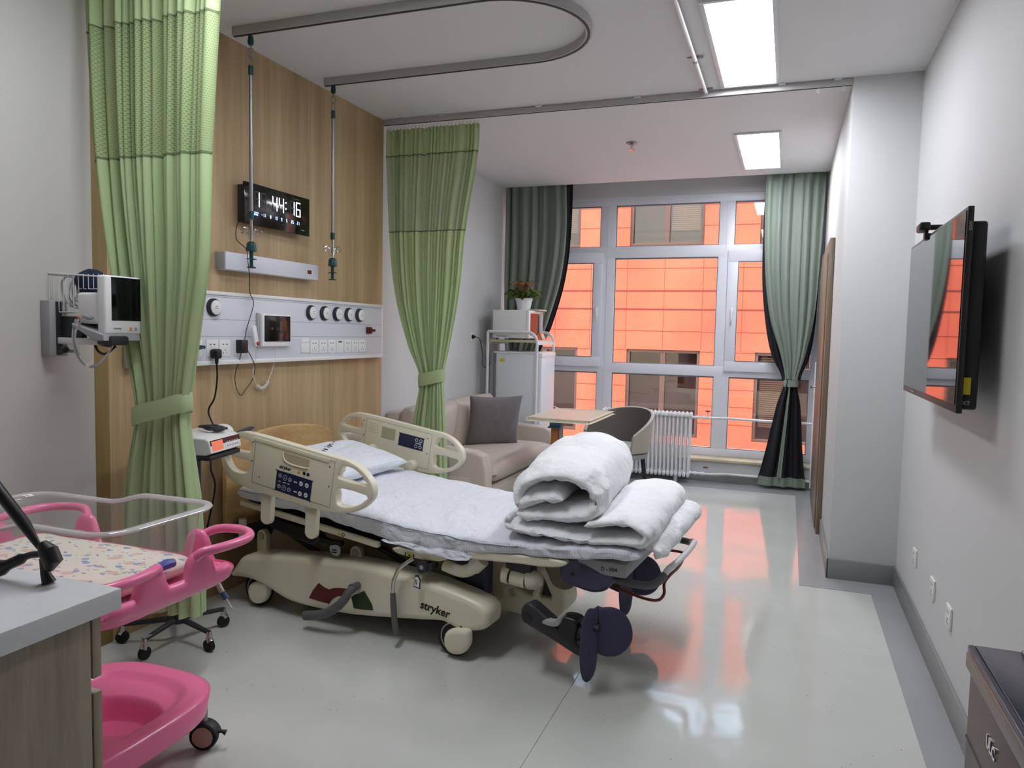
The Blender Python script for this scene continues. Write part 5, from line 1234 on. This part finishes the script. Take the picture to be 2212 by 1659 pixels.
for grp, mt_n, n_l in (('leaves', 'leaf', 110), ('new_leaves', 'leaf_red', 46)):
    b = MB()
    for k in range(n_l):
        a = rnd.uniform(0, 2*PI); red = grp == 'new_leaves'
        ln = rnd.uniform(.06, .15) if not red else rnd.uniform(.02, .1); base = Vector((-2.435, 6.87, 1.735))
        up_ = rnd.uniform(-.35, 1.1) if not red else rnd.uniform(.8, 1.8)
        tip = base+Vector((math.cos(a)*ln, math.sin(a)*ln, (.10 if red else .045)*(1+up_)+rnd.uniform(-.02, .03)))
        if red: tip.z = min(tip.z, 1.90)
        d = (tip-base).normalized(); lw = rnd.uniform(.014, .026); ll = rnd.uniform(.045, .075)
        side = d.cross(Vector((rnd.uniform(-.4, .4), rnd.uniform(-.4, .4), 1))).normalized(); nrm = side.cross(d).normalized()
        out2 = (Vector((math.cos(a), math.sin(a), rnd.uniform(-.7, .5)))).normalized()
        b.tube([tuple(base-Vector((0, 0, .02))), tuple(base.lerp(tip, .6)+Vector((0, 0, .012))), tuple(tip)], .0014, 4)
        pts = []
        for q in range(7):
            t = q/6; w_ = lw*math.sin(PI*t**.8)**.9; c_ = tip+out2*ll*t+Vector((0, 0, -.02*t*t))
            pts.append((c_-side*w_+nrm*.004, c_, c_+side*w_+nrm*.004))
        V_ = [[b.b.verts.new(p) for p in r_] for r_ in pts]
        for q in range(6):
            for m_ in (0, 1): b.b.faces.new((V_[q][m_], V_[q][m_+1], V_[q+1][m_+1], V_[q+1][m_]))
    o = part(grp, b, M[mt_n], pl, sharp=180, recalc=False, label=None if grp == 'leaves' else 'reddish young leaves'); o['kind'] = 'stuff'
wp = thing('wall_plug', 'black plug and cable in the white wall socket beside the rack', 'plug', (XL+.02, 6.42, 1.36))
part('socket_plate', MB().box(XL, XL+.008, 6.47, 6.56, 1.32, 1.41, .002), M['white'], wp)
part('plug', MB().lathe([(.02, 0), (.02, .012), (.012, .03), (.006, .035)], 16, M4=on_x(XL+.008, 6.51, 1.365)), M['black'], wp)
part('cable', MB().tube(smooth2([(XL+.04, 6.51, 1.365), (XL+.06, 6.56, 1.35), (-2.765, 6.60, 1.28), (-2.755, 6.62, 1.18), (-2.755, 6.62, 1.1), (-2.73, 6.66, 1.07), (-2.70, 6.69, 1.12)], 5, False), .0035, 8), M['black'], wp)
lk = thing('bedside_locker', 'low white bedside locker against the wood wall behind the bed', 'locker', (-2.58, 4.22, 0))
part('body', MB().box(-2.765, -2.45, 4.12, 4.5, .03, .66, .008), M['white'], lk)
part('drawer', MB().box(-2.452, -2.438, 4.13, 4.49, .46, .64, .004), M['white'], lk)
part('door', MB().box(-2.452, -2.438, 4.13, 4.49, .05, .44, .004), M['white'], lk)
single('tissue_box', MB().box(-2.70, -2.55, 4.15, 4.30, .661, .735, .006), M['white'], 'small white box on the locker seen through the far side rail', 'box')

# ================================================================== RIGHT WALL: TV, WEBCAM, SOCKETS, DARK CASING
tv = thing('television', 'black wall mounted flat television on the right wall', 'television', (.58, 3.3, 1.5))
part('bezel', MB().box(.512, .530, 2.715, 3.875, 1.185, 1.842, .003), M['tv_frame'], tv)
part('screen', MB().box(.5095, .5125, 2.732, 3.86, 1.212, 1.83), M['tv_screen'], tv)
part('rear_body', MB().box(.530, .578, 2.75, 3.83, 1.195, 1.80, .010), M['black'], tv)
part('wall_mount', MB().box(.577, XR, 3.05, 3.55, 1.35, 1.70), M['dark'], tv)
part('label', MB().box(.536, .556, 2.748, 2.7505, 1.245, 1.30), M['yellow'], tv)
tm = MB(); tm.mesh(text_mesh('XT', .018, .0002, .0004), basis((.534, 2.7475, 1.212), (1, 0, 0), (0, 0, 1))); tm.mesh(text_mesh('SONY', .011, .0002, .0003), basis((.525, 2.7135, 1.765), (0, 0, 1), (-1, 0, 0))); part('printed_text', tm, M['lgrey'], tv)
tm = MB(); tm.box(.5085, .5095, 3.55, 3.62, 1.196, 1.201); part('logo_bar', tm, M['lgrey'], tv)
wc = thing('webcam', 'small black camera clipped on top of the television', 'camera', (.52, 3.5, 1.842))
part('body', MB().box(.475, .515, 3.40, 3.50, 1.858, 1.892, .008, 3), M['black'], wc)
part('arm', MB().box(.51, .58, 3.43, 3.47, 1.866, 1.884, .004), M['black'], wc)
part('clip', MB().box(.50, .512, 3.43, 3.48, 1.825, 1.862, .003), M['black'], wc)
part('foot', MB().box(.51, .57, 3.43, 3.48, 1.842, 1.850, .002).box(.545, .557, 3.44, 3.46, 1.846, 1.87), M['black'], wc)
for k, (y, n_) in enumerate(((4.087, 'white wall socket on the right wall, the one nearest the grey pier skirting'), (3.60, 'white wall socket on the right wall, the middle of the row of three'), (3.25, 'white wall socket on the right wall, the one nearest the dark casing'))):
    t = thing('wall_socket', n_, 'socket', (XR, y, .345), 0, 'sockets low on the right wall')
    part('plate', MB().box(XR-.009, XR, y-.043, y+.043, .302, .388, .002), M['white'], t)
    b = MB()
    for dy, dz in ((0, -.01), (-.013, -.025), (.013, -.025), (-.012, .02), (.012, .02)): b.box(XR-.0098, XR-.0088, y+dy-.003, y+dy+.003, .345+dz-.004, .345+dz+.004)
    part('pin_holes', b, M['grey'], t)
bb = thing('dark_cabinet', 'dark brown cabinet with smoked blue grey top at the lower right corner', 'cabinet', (.52, 1.35, 0))
part('body', MB().box(.405, .63, .75, 1.835, .03, .70, .004), M['darkbox'], bb)
part('rim', MB().box(.397, .632, .74, 1.848, .70, .738, .006, 3), M['darkboxrim'], bb)
part('top_panel', MB().box(.412, .63, .76, 1.842, .737, .753, .003), M['boxtop'], bb)
part('top_edge', MB().box(.399, .413, .75, 1.845, .738, .752, .004), mat('dark navy edging', (44, 42, 62), .3), bb)
part('hinge_strip', MB().box(.498, .506, .76, 1.84, .753, .757, .001), M['lgrey'], bb)
part('front_seam', MB().box(.4035, .4055, .75, 1.836, .548, .552), M['black'], bb)
tm = MB(); tm.mesh(text_mesh('ULC', .034, .002, .0012), on_mx(.404, 1.665, .618)); part('logo', tm, M['chrome'], bb)

# ================================================================== COUNTER CABINET, LOWER LEFT
cab = thing('counter_cabinet', 'grey brown wood cabinet below the white worktop at the lower left', 'cabinet', (-1.6, .6, 0))
part('body', MB().box(-2.2, -1.218, -.4, 1.014, .08, .858, .001), M['greywood'], cab)
part('plinth', MB().box(-2.15, -1.26, -.38, .98, 0, .08), M['dark'], cab)
for z0_, z1_ in ((.735, .852), (.10, .706)):
    for x0_, x1_ in ((-1.70, -1.218), (-2.2, -1.705)): part('drawer_front' if z0_ > .5 else 'door', MB().box(x0_, x1_, 1.018, 1.037, z0_, z1_, .001), M['greywood'], cab)
single('worktop', MB().box(-2.3, -1.20, -.45, 1.070, .8585, .90, .003, 2), M['counter'], 'white stone worktop on the grey brown cabinet at the lower left', 'worktop')
st = thing('black_bracket', 'black jointed bracket standing at the back edge of the white worktop', 'bracket', (-1.42, 1.03, .90))
def K(name, mb, m='black', parent=None): return part(name, mb, M[m], parent or st)
K('rod', MB().tube([(-1.56, 1.03, 1.14), (-1.41, 1.03, 1.012), (-1.368, 1.03, .968)], [.013, .012, .005], 12))
K('joint', MB().tube([(-1.362, 1.03, .978), (-1.345, 1.03, .965), (-1.334, 1.03, .948), (-1.345, 1.03, .932)], [.010, .018, .018, .010], 14))
K('foot', MB().tube([(-1.357, 1.03, .95), (-1.355, 1.03, .92), (-1.345, 1.03, .902)], [.009, .009, .013], 12))
K('arm', MB().tube(smooth2([(-1.362, 1.03, .958), (-1.40, 1.03, .95), (-1.43, 1.02, .935), (-1.47, 1.0, .918), (-1.53, .98, .92)], 4, False), [.007]*6+[.011]*4+[.016]*7, 12))

# ================================================================== BASSINET ON WHEELS
ba = thing('bassinet', 'pink hospital bassinet trolley with clear acrylic tub behind the worktop', 'bassinet', (-1.92, 1.55, 0))
def P(name, mb, m, parent=None, sharp=50, label=None, recalc=True): return part(name, mb, M[m], parent or ba, sharp=sharp, label=label, recalc=recalc)
def rrect(x0, x1, y0_, y1_, r, n=8):
    out = []
    for cx_, cy_, a0 in ((x1-r, y1_-r, 0), (x0+r, y1_-r, PI/2), (x0+r, y0_+r, PI), (x1-r, y0_+r, 1.5*PI)):
        for k in range(n+1): out.append((cx_+r*math.cos(a0+PI/2*k/n), cy_+r*math.sin(a0+PI/2*k/n)))
    return out
def resample(pl, n):
    P_ = [Vector(p) for p in pl]+[Vector(pl[0])]; cum = [0]
    for a, c in zip(P_, P_[1:]): cum.append(cum[-1]+(c-a).length)
    out = []; j = 0
    for k in range(n):
        d = cum[-1]*k/n
        while cum[j+1] < d: j += 1
        f_ = (d-cum[j])/max(1e-9, cum[j+1]-cum[j]); out.append(P_[j].lerp(P_[j+1], f_))
    return out
TX0, TX1, TY0, TY1 = -2.30, -1.565, 1.35, 1.735
def tubrim(x, y):
    k = (x+1.83)/(-.17); k = min(1, max(0, k)); k = k*k*(3-2*k)
    return .89-.033*k
def ringgrid(mb, rows, closed=True):
    V_ = [[mb.b.verts.new(p) for p in r_] for r_ in rows]; n = len(V_[0])
    for A_, B_ in zip(V_, V_[1:]):
        for k in range(n): mb.b.faces.new((A_[k], A_[(k+1) % n], B_[(k+1) % n], B_[k]))
    return V_
NB = 160
def tubring(inset, zf):
    pl = resample(rrect(TX0+inset, TX1-inset, TY0+inset, TY1-inset, max(.02, .07-inset)), NB)
    return [(p.x, p.y, zf(p.x, p.y)) for p in pl]
tub = MB(); rows = []
for ins, dz in ((-.004, -.016), (-.006, -.004), (0, .001), (.012, 0), (.018, -.012)): rows.append(tubring(ins, lambda x, y, dz=dz: tubrim(x, y)+dz))
for t in (.3, .6, .9): rows.append(tubring(.018+.03*t, lambda x, y, t=t: (tubrim(x, y)-.012)*(1-t)+.70*t))
rows.append(tubring(.06, lambda x, y: .692))
V_ = ringgrid(tub, rows); tub.b.faces.new(V_[-1])
tubo = P('tub', tub, 'acrylic', sharp=60, label='clear acrylic tub')
rim_ = MB(); ringgrid(rim_, [tubring(-.010+.008*math.cos(a)*1.4+.004, lambda x, y, a=a: tubrim(x, y)-.004+.007*math.sin(a)) for a in [2*PI*k/8 for k in range(9)]]); P('rim', rim_, 'acrylic_rim', tubo)
mt = MB(); rows = []
def mring(ins, z): return [(p.x, p.y, z+(.004*nz(p.x*12, p.y*12, 3))) for p in resample(rrect(-2.255+ins, -1.612-ins, 1.378+ins, 1.708-ins, .04), 80)]
rows = [mring(.01, .694), mring(0, .705), mring(0, .722), mring(.012, .734), mring(.04, .738)]
V_ = ringgrid(mt, rows); mt.b.faces.new(V_[0][::-1]); mt.b.faces.new(V_[-1])
single('baby_mattress', mt, M['baby'], 'white baby mattress printed with small leaves and animals in the clear tub', 'mattress', sharp=60)
clipm = MB(); clipm.tube([(-1.6, 1.55, .745), (-1.60, 1.575, .748), (-1.60, 1.60, .745)], [.012, .015, .012], 10)
single('blue_clip', clipm, mat('blue plastic clip', (84, 96, 180), .35), 'small blue plastic clip lying at the end of the printed baby mattress', 'clip')
# tray frame
CX, CY = (TX0+TX1)/2, (TY0+TY1)/2
posts = [(-1.535, 1.625), (-1.535, 1.455), (-1.70, 1.80), (-1.70, 1.285), (-2.33, 1.605), (-2.33, 1.475), (-2.17, 1.80), (-2.17, 1.285)]
def toph(x, y):
    e_ = min(1, max(0, (abs(y-1.54)-.20)/.05)); h0 = .716-.03*e_ if abs(x+1.93) < .40 else .716
    h_ = h0
    for px_, py_ in posts:
        d = math.hypot(x-px_, y-py_); h_ = max(h_, h0+(.782-h0)*max(0, 1-(d/.05)**3)**.5 if d < .05 else h_)
    return h_
def trring(ins, zf):
    pl = resample(rrect(-2.345+ins, -1.52-ins, 1.27+ins, 1.815-ins, .10), 220)
    return [(p.x, p.y, zf(p.x, p.y)) for p in pl]
tray = MB()
rows = [trring(.06, lambda x, y: .655), trring(.022, lambda x, y: .655), trring(.006, lambda x, y: .668), trring(0, lambda x, y: .69), trring(.0, lambda x, y: toph(x, y)-.012), trring(.006, lambda x, y: toph(x, y)-.002), trring(.014, lambda x, y: toph(x, y)), trring(.022, lambda x, y: toph(x, y)-.004), trring(.028, lambda x, y: toph(x, y)-.016), trring(.032, lambda x, y: .69), trring(.06, lambda x, y: .678)]
V_ = ringgrid(tray, rows); tray.b.faces.new(V_[0][::-1]); tray.b.faces.new(V_[-1])
P('tray', tray, 'pink')
for sx, xa in ((1, -1.52), (-1, -2.345)):
    for sy, ya in ((1, 1.815), (-1, 1.27)):
        q = lambda dx, dy, z: (xa-sx*dx, ya-sy*dy, z)
        P('corner_handle', MB().tube(smooth2([q(.015, .21, .755), q(.0, .195, .778), q(-.022, .15, .782), q(-.03, .08, .782), q(-.018, .015, .782), (q(.03, -.028, .782)), q(.09, -.035, .782), q(.14, -.015, .778), q(.18, .015, .755)], 4, False), .0135, 12), 'pink')
P('column', MB().box(-2.06, -1.94, 1.47, 1.61, .16, .66, .02, 3), 'pink')
sh_ = MB()
def shelf(side):
    def f(s, t):
        x, y = 2*s-1, 2*t-1
        # square to rounded square
        k = 3.2; r_ = max(abs(x), abs(y)); a = math.atan2(y, x); q_ = (abs(math.cos(a))**k+abs(math.sin(a))**k)**(-1/k)
        X, Y = r_*q_*math.cos(a), r_*q_*math.sin(a)
        wx, wy = -1.99+.29*X, 1.62+.36*Y
        if side > 0:
            z = .195+.022*max(0, min(1, (r_-.72)/.08))*(1 if r_ < .95 else 1-(r_-.95)/.05*.6)
            d = math.hypot((wx+1.93)/.165, (wy-1.68)/.115); z -= .075*(1-min(1, max(0, (d-.72)/.28))) if d < 1 else 0
        else: z = .125 if r_ < .97 else .135
        sc_ = 1 if side > 0 else .97
        return (-1.99+(wx+1.99)*sc_, 1.62+(wy-1.62)*sc_, z)
    return f
sh_.grid(shelf(1), 90, 90); topV = sh_.V; sh_.grid(shelf(-1), 90, 90); botV = sh_.V
per = lambda V_: [V_[i][0] for i in range(90)]+[V_[89][j] for j in range(1, 90)]+[V_[i][89] for i in range(88, -1, -1)]+[V_[0][j] for j in range(88, 0, -1)]
pa, pb_ = per(topV), per(botV)
for k in range(len(pa)): sh_.b.faces.new((pa[k], pa[(k+1) % len(pa)], pb_[(k+1) % len(pb_)], pb_[k]))
P('lower_shelf', sh_, 'pink', sharp=70)
def wheel(x, y, r=.047):
    c = P('castor', MB().lathe([(r*.7, -.016), (r*.95, -.014), (r, -.006), (r, .006), (r*.95, .014), (r*.7, .016)], 32, M4=basis((x, y, r), (.94, .34, 0), (0, 0, 1))), 'rubber')
    for s_ in (-1, 1): P('disc', MB().lathe([(0, .0172), (r*.74, .0165), (r*.74, .012), (0, .012)], 32, M4=basis((x, y, r), (.94, .34, 0), (0, 0, 1)) @ Matrix.Rotation(0 if s_ > 0 else PI, 4, 'Y'), cap=False), 'pinkin', c)
    P('hood', MB().mesh(curve_mesh([[(r*1.12*math.cos(a), r*1.12*math.sin(a)) for a in [PI*.05+PI*.9*k/20 for k in range(21)]]+[(-r*.4, r*.8), (r*.4, r*.8)]], .045, .006), basis((x, y, r), (.94, .34, 0), (0, 0, 1))), 'dark', c)
    P('brake_lever', MB().tube([(x+.03, y+.01, r*1.4), (x+.06, y+.02, r*1.35), (x+.07, y+.024, r*1.25)], [.006, .006, .01], 8), 'dark', c)
    P('stem', MB().cyl((x, y, r*1.8), (x, y, .14), .012), 'steel', c)
wheel(-1.775, 1.90); wheel(-1.775, 1.38); wheel(-2.15, 1.90); wheel(-2.15, 1.38)
# tool hanging off the tray corner: a small lamp-like pen
pn = thing('hanging_pen', 'small silver and blue pen light hanging under the pink tray corner', 'pen light', (-1.53, 1.72, .6))
part('barrel', MB().tube([(-1.60, 1.76, .655), (-1.575, 1.765, .61)], .008, 12), M['chrome'], pn)
part('band', MB().tube([(-1.575, 1.765, .61), (-1.563, 1.768, .59)], .009, 12), M['bluecollar'], pn)
part('tip', MB().tube([(-1.563, 1.768, .59), (-1.545, 1.772, .56)], .003, 8), M['white'], pn)

# ================================================================== FETAL MONITOR ON ITS STAND
ms = thing('monitor_stand', 'dark rolling stand with star base carrying the small white monitor', 'stand', (-2.46, 2.58, 0))
def Z_(name, mb, m, parent=None): return part(name, mb, M[m], parent or ms)
hub = Vector((-2.50, 2.53, .11))
Z_('hub', MB().lathe([(.03, -.02), (.035, 0), (.025, .04), (.018, .06)], 20, tuple(hub)), 'dark')
Z_('pole', MB().cyl((-2.46, 2.60, .14), (-2.46, 2.60, .62), .012), 'steel')
Z_('pole_foot', MB().tube([tuple(hub), (-2.46, 2.60, .14)], .016), 'dark')
Z_('upper_column', MB().cyl((-2.46, 2.60, .60), (-2.46, 2.60, .83), .019), 'greyblue')
Z_('platform', MB().box(-.12, .12, -.13, .13, 0, .022, .006, 2, Matrix.Translation((-2.47, 2.64, .828)) @ Matrix.Rotation(.21, 4, 'Z')), 'dark')
for cx_, cy_ in ((-2.497, 2.335), (-2.305, 2.50), (-2.44, 2.74), (-2.715, 2.42), (-2.68, 2.68)):
    arm = Z_('base_arm', MB().tube([tuple(hub), (cx_, cy_, .085)], [.014, .010], 10), 'dark')
    Z_('sticker', MB().box(cx_-.012, cx_+.012, cy_-.012, cy_+.03, .0955, .098), 'lgrey', arm) if cy_ < 2.36 else None
    d = Vector((cx_-hub.x, cy_-hub.y)).normalized()
    w_ = Z_('castor', MB().lathe([(.012, -.012), (.027, -.01), (.027, .01), (.012, .012)], 20, M4=basis((cx_, cy_, .0275), (d.x, d.y, 0), (0, 0, 1))), 'rubber')
    Z_('fork', MB().tube([(cx_, cy_, .09), (cx_, cy_, .06), (cx_+d.x*.01, cy_+d.y*.01, .045)], [.01, .014, .016], 10), 'chrome', w_)
fm = thing('fetal_monitor', 'small white monitor with orange display on the dark rolling stand', 'medical monitor', (-2.47, 2.64, .85), .21)
def G(name, mb, m, parent=None): return part(name, mb, M[m], parent or fm, local=True)
G('casing', MB().mesh(curve_mesh([[(-.13, 0), (.10, 0), (.125, .012), (.115, .062), (.095, .075), (-.09, .085), (-.13, .07)]], .26, .006), basis((0, 0, 0), (1, 0, 0), (0, 0, 1))), 'white')
T = basis((.1215, -.125, .014), (0, 1, 0), (-.16, 0, .987))
G('front_panel', MB().box(0, .25, 0, .052, 0, .002, 0, 1, T), 'blackgloss'); G('display', MB().box(.01, .10, .004, .047, .002, .003, 0, 1, T), 'screen_orange')
b = MB()
for k in range(5): b.box(.13+k*.022, .143+k*.022, .01, .016, .002, .003, 0, 1, T); b.box(.13+k*.022, .143+k*.022, .03, .034, .002, .003, 0, 1, T)
G('keys', b, 'lgrey')
G('speaker', MB().cyl((.02, -.132, .04), (.02, -.128, .04), .02), 'dark')
b = MB(); rnd = random.Random(2)
b.tube(smooth2([(-.02, .05, .1), (.03, .02, .095), (.06, .08, .092), (.0, .12, .1), (-.05, .07, .1), (.02, .03, .105), (.07, .1, .092)], 5, False), .006, 8); b.ellipsoid((.05, .06, .095), (.03, .035, .014)); G('probe_cables', b, 'dark')
b = MB(); b.ellipsoid((.02, .155, .07), (.05, .028, .035), 20, 12); G('wrapped_probe', b, 'white')

# ================================================================== PATIENT MONITOR ON THE NEAR WHITE WALL
pm = thing('patient_monitor', 'white bedside monitor with dark screen on a wall arm beside the near curtain', 'medical monitor', (-2.45, 2.1, 1.4))
def Y_(name, mb, m, parent=None, sharp=40): return part(name, mb, M[m], parent or pm, sharp=sharp)
Y_('wall_channel', MB().box(XB, XB+.05, 2.055, 2.13, 1.285, 1.50, .004), 'lgrey'); Y_('channel_slot', MB().box(XB+.05, XB+.052, 2.08, 2.105, 1.29, 1.495), 'dark')
Y_('bracket_plate', MB().box(XB+.05, XB+.16, 2.10, 2.125, 1.345, 1.44, .003), 'dark')
Y_('arm', MB().box(XB+.05, -2.41, 2.085, 2.115, 1.333, 1.358, .003), 'white'); Y_('lower_arm', MB().box(XB+.05, XB+.13, 2.09, 2.11, 1.30, 1.312), 'lgrey')
Y_('clamp_knob', MB().lathe([(.008, -.02), (.014, -.01), (.016, 0), (.012, .01)], 16, M4=on_my(-2.60, 2.07, 1.313)), 'black')
Y_('swivel', MB().tube([(-2.415, 2.1, 1.335), (-2.40, 2.1, 1.38)], [.03, .045], 16).box(-2.42, -2.34, 2.06, 2.14, 1.335, 1.37, .01), 'dark')
md = Y_('module_box', MB().box(-2.515, -2.398, 2.06, 2.20, 1.412, 1.53, .012, 3), 'white')
for z, c_ in ((1.434, 'orange'), (1.418+.0, 'red')): Y_('connector', MB().lathe([(.0055, 0), (.0055, .004), (.003, .005)], 14, M4=on_my(-2.502, 2.06, z+.002)), c_, md)
b = MB(); b.ellipsoid((-2.455, 2.058, 1.438), (.032, .006, .012), 16, 10); b.tube([(-2.485, 2.055, 1.445), (-2.455, 2.051, 1.441), (-2.435, 2.055, 1.433)], .003, 6); Y_('connector_hood', b, 'cable_grey', md)
head = Y_('head', MB().box(-2.405, -2.36, 2.052, 2.215, 1.373, 1.594, .01, 3), 'white')
Y_('screen', MB().box(-2.361, -2.3588, 2.078, 2.21, 1.427, 1.588, .0008), 'blackgloss', head)
tm = MB(); tm.mesh(text_mesh('mindray', .011, .0003, .0002), on_x(-2.3597, 2.085, 1.394)); Y_('print', tm, 'grey', head)
Y_('alarm_key', MB().box(-2.361, -2.358, 2.158, 2.168, 1.390, 1.402, .001), 'orange', head); Y_('key', MB().box(-2.361, -2.358, 2.18, 2.192, 1.390, 1.402, .001), 'lgrey', head)
tr_ = MB(); tr_.mesh(curve_mesh([[(-2.515, 1.414), (-2.42, 1.39), (-2.358, 1.374), (-2.354, 1.352), (-2.40, 1.35), (-2.44, 1.368), (-2.515, 1.402)]], .165, .004), basis((0, 2.12, 0), (1, 0, 0), (0, 0, 1))); Y_('base_tray', tr_, 'lgrey')
b = MB()
for dx in (0, .012): b.tube(smooth2([(-2.505+dx, 2.05, 1.43), (-2.512+dx, 2.04, 1.38), (-2.505+dx, 2.04, 1.32), (-2.48+dx, 2.045, 1.272), (-2.43+dx*.5, 2.05, 1.255-dx*.3), (-2.38, 2.06, 1.285), (-2.36, 2.09, 1.345)], 5, False), .0035, 8)
b.tube(smooth2([(-2.455, 2.05, 1.43), (-2.48, 2.04, 1.41), (-2.494, 2.035, 1.36), (-2.48, 2.04, 1.30)], 5, False), .003, 8); Y_('lead_loops', b, 'cable_grey')
Y_('black_cable', MB().tube(smooth2([(-2.50, 2.13, 1.39), (-2.51, 2.13, 1.35), (-2.48, 2.12, 1.31), (-2.43, 2.11, 1.30), (-2.38, 2.11, 1.33)], 5, False), .005, 8), 'black')
Y_('cable_tag', MB().box(-.018, .018, -.001, .001, -.006, .008, 0, 1, Matrix.Translation((-2.435, 2.044, 1.262)) @ Matrix.Rotation(-.4, 4, 'Y')), 'paper')
bk = thing('wire_basket', 'white wire basket on the wall full of coiled grey leads and a navy cuff', 'basket', (-2.6, 2.15, 1.45))
def Wb(name, mb, m, parent=None): return part(name, mb, M[m], parent or bk)
b = MB(); x0_, x1_, y0_, y1_ = XB+.004, -2.41, 2.09, 2.185
b.tube([(x0_, y0_, 1.605), (x1_, y0_, 1.59), (x1_, y1_, 1.59), (x0_, y1_, 1.605)], .003, 8, closed=True); Wb('rim', b, 'white_metal')
b = MB(); n_ = 12
for i in range(n_):
    x = x0_+(x1_-x0_)*i/(n_-1); zb_ = 1.455 if i < 6 else 1.545
    b.tube([(x, y0_, 1.60), (x-.004, y0_+.004, zb_), (x-.004, y1_-.004, zb_), (x, y1_, 1.60)], .0018, 6)
b.tube([(x0_, y0_+.004, 1.456), (x0_+(x1_-x0_)*.45, y0_+.004, 1.456)], .0018, 6); b.tube([(x0_, y1_-.004, 1.456), (x0_+(x1_-x0_)*.45, y1_-.004, 1.456)], .0018, 6)
b.tube([(x0_, (y0_+y1_)/2, 1.455), (x0_+(x1_-x0_)*.45, (y0_+y1_)/2, 1.455)], .0018, 6)
Wb('wires', b, 'white_metal')
b = MB(); rnd = random.Random(3)
for k in range(9):
    r1, r2 = rnd.uniform(.035, .055), rnd.uniform(.05, .066); cx_ = -2.615+.045*rnd.random(); cz_ = 1.535+rnd.uniform(-.01, .01); cy_ = 2.105+.0075*k
    b.tube([(cx_+r1*math.cos(a), cy_+.006*math.sin(a*2+k), cz_+r2*math.sin(a)) for a in [2*PI*i/28 for i in range(28)]], .0026, 6, closed=True)
cl = single('coiled_lead', b, M['cable_grey'], 'coiled pale grey monitor leads in the wall basket', 'cable')
b = MB()
def cuff(s, t):
    a = 2*PI*s; ph = PI*(t-.5); r_ = 1+.18*nz(math.cos(a)*2, math.sin(a)*2, t*4)
    return (-2.53+.07*r_*math.cos(a)*math.cos(ph), 2.138+.036*r_*math.sin(a)*math.cos(ph), 1.57+.052*r_*math.sin(ph))
b.grid(cuff, 40, 22, closed_u=True); bmesh.ops.remove_doubles(b.b, verts=b.b.verts, dist=.002)
single('pressure_cuff', b, M['navycloth'], 'navy blue blood pressure cuff folded in the wall basket', 'cuff', sharp=180)
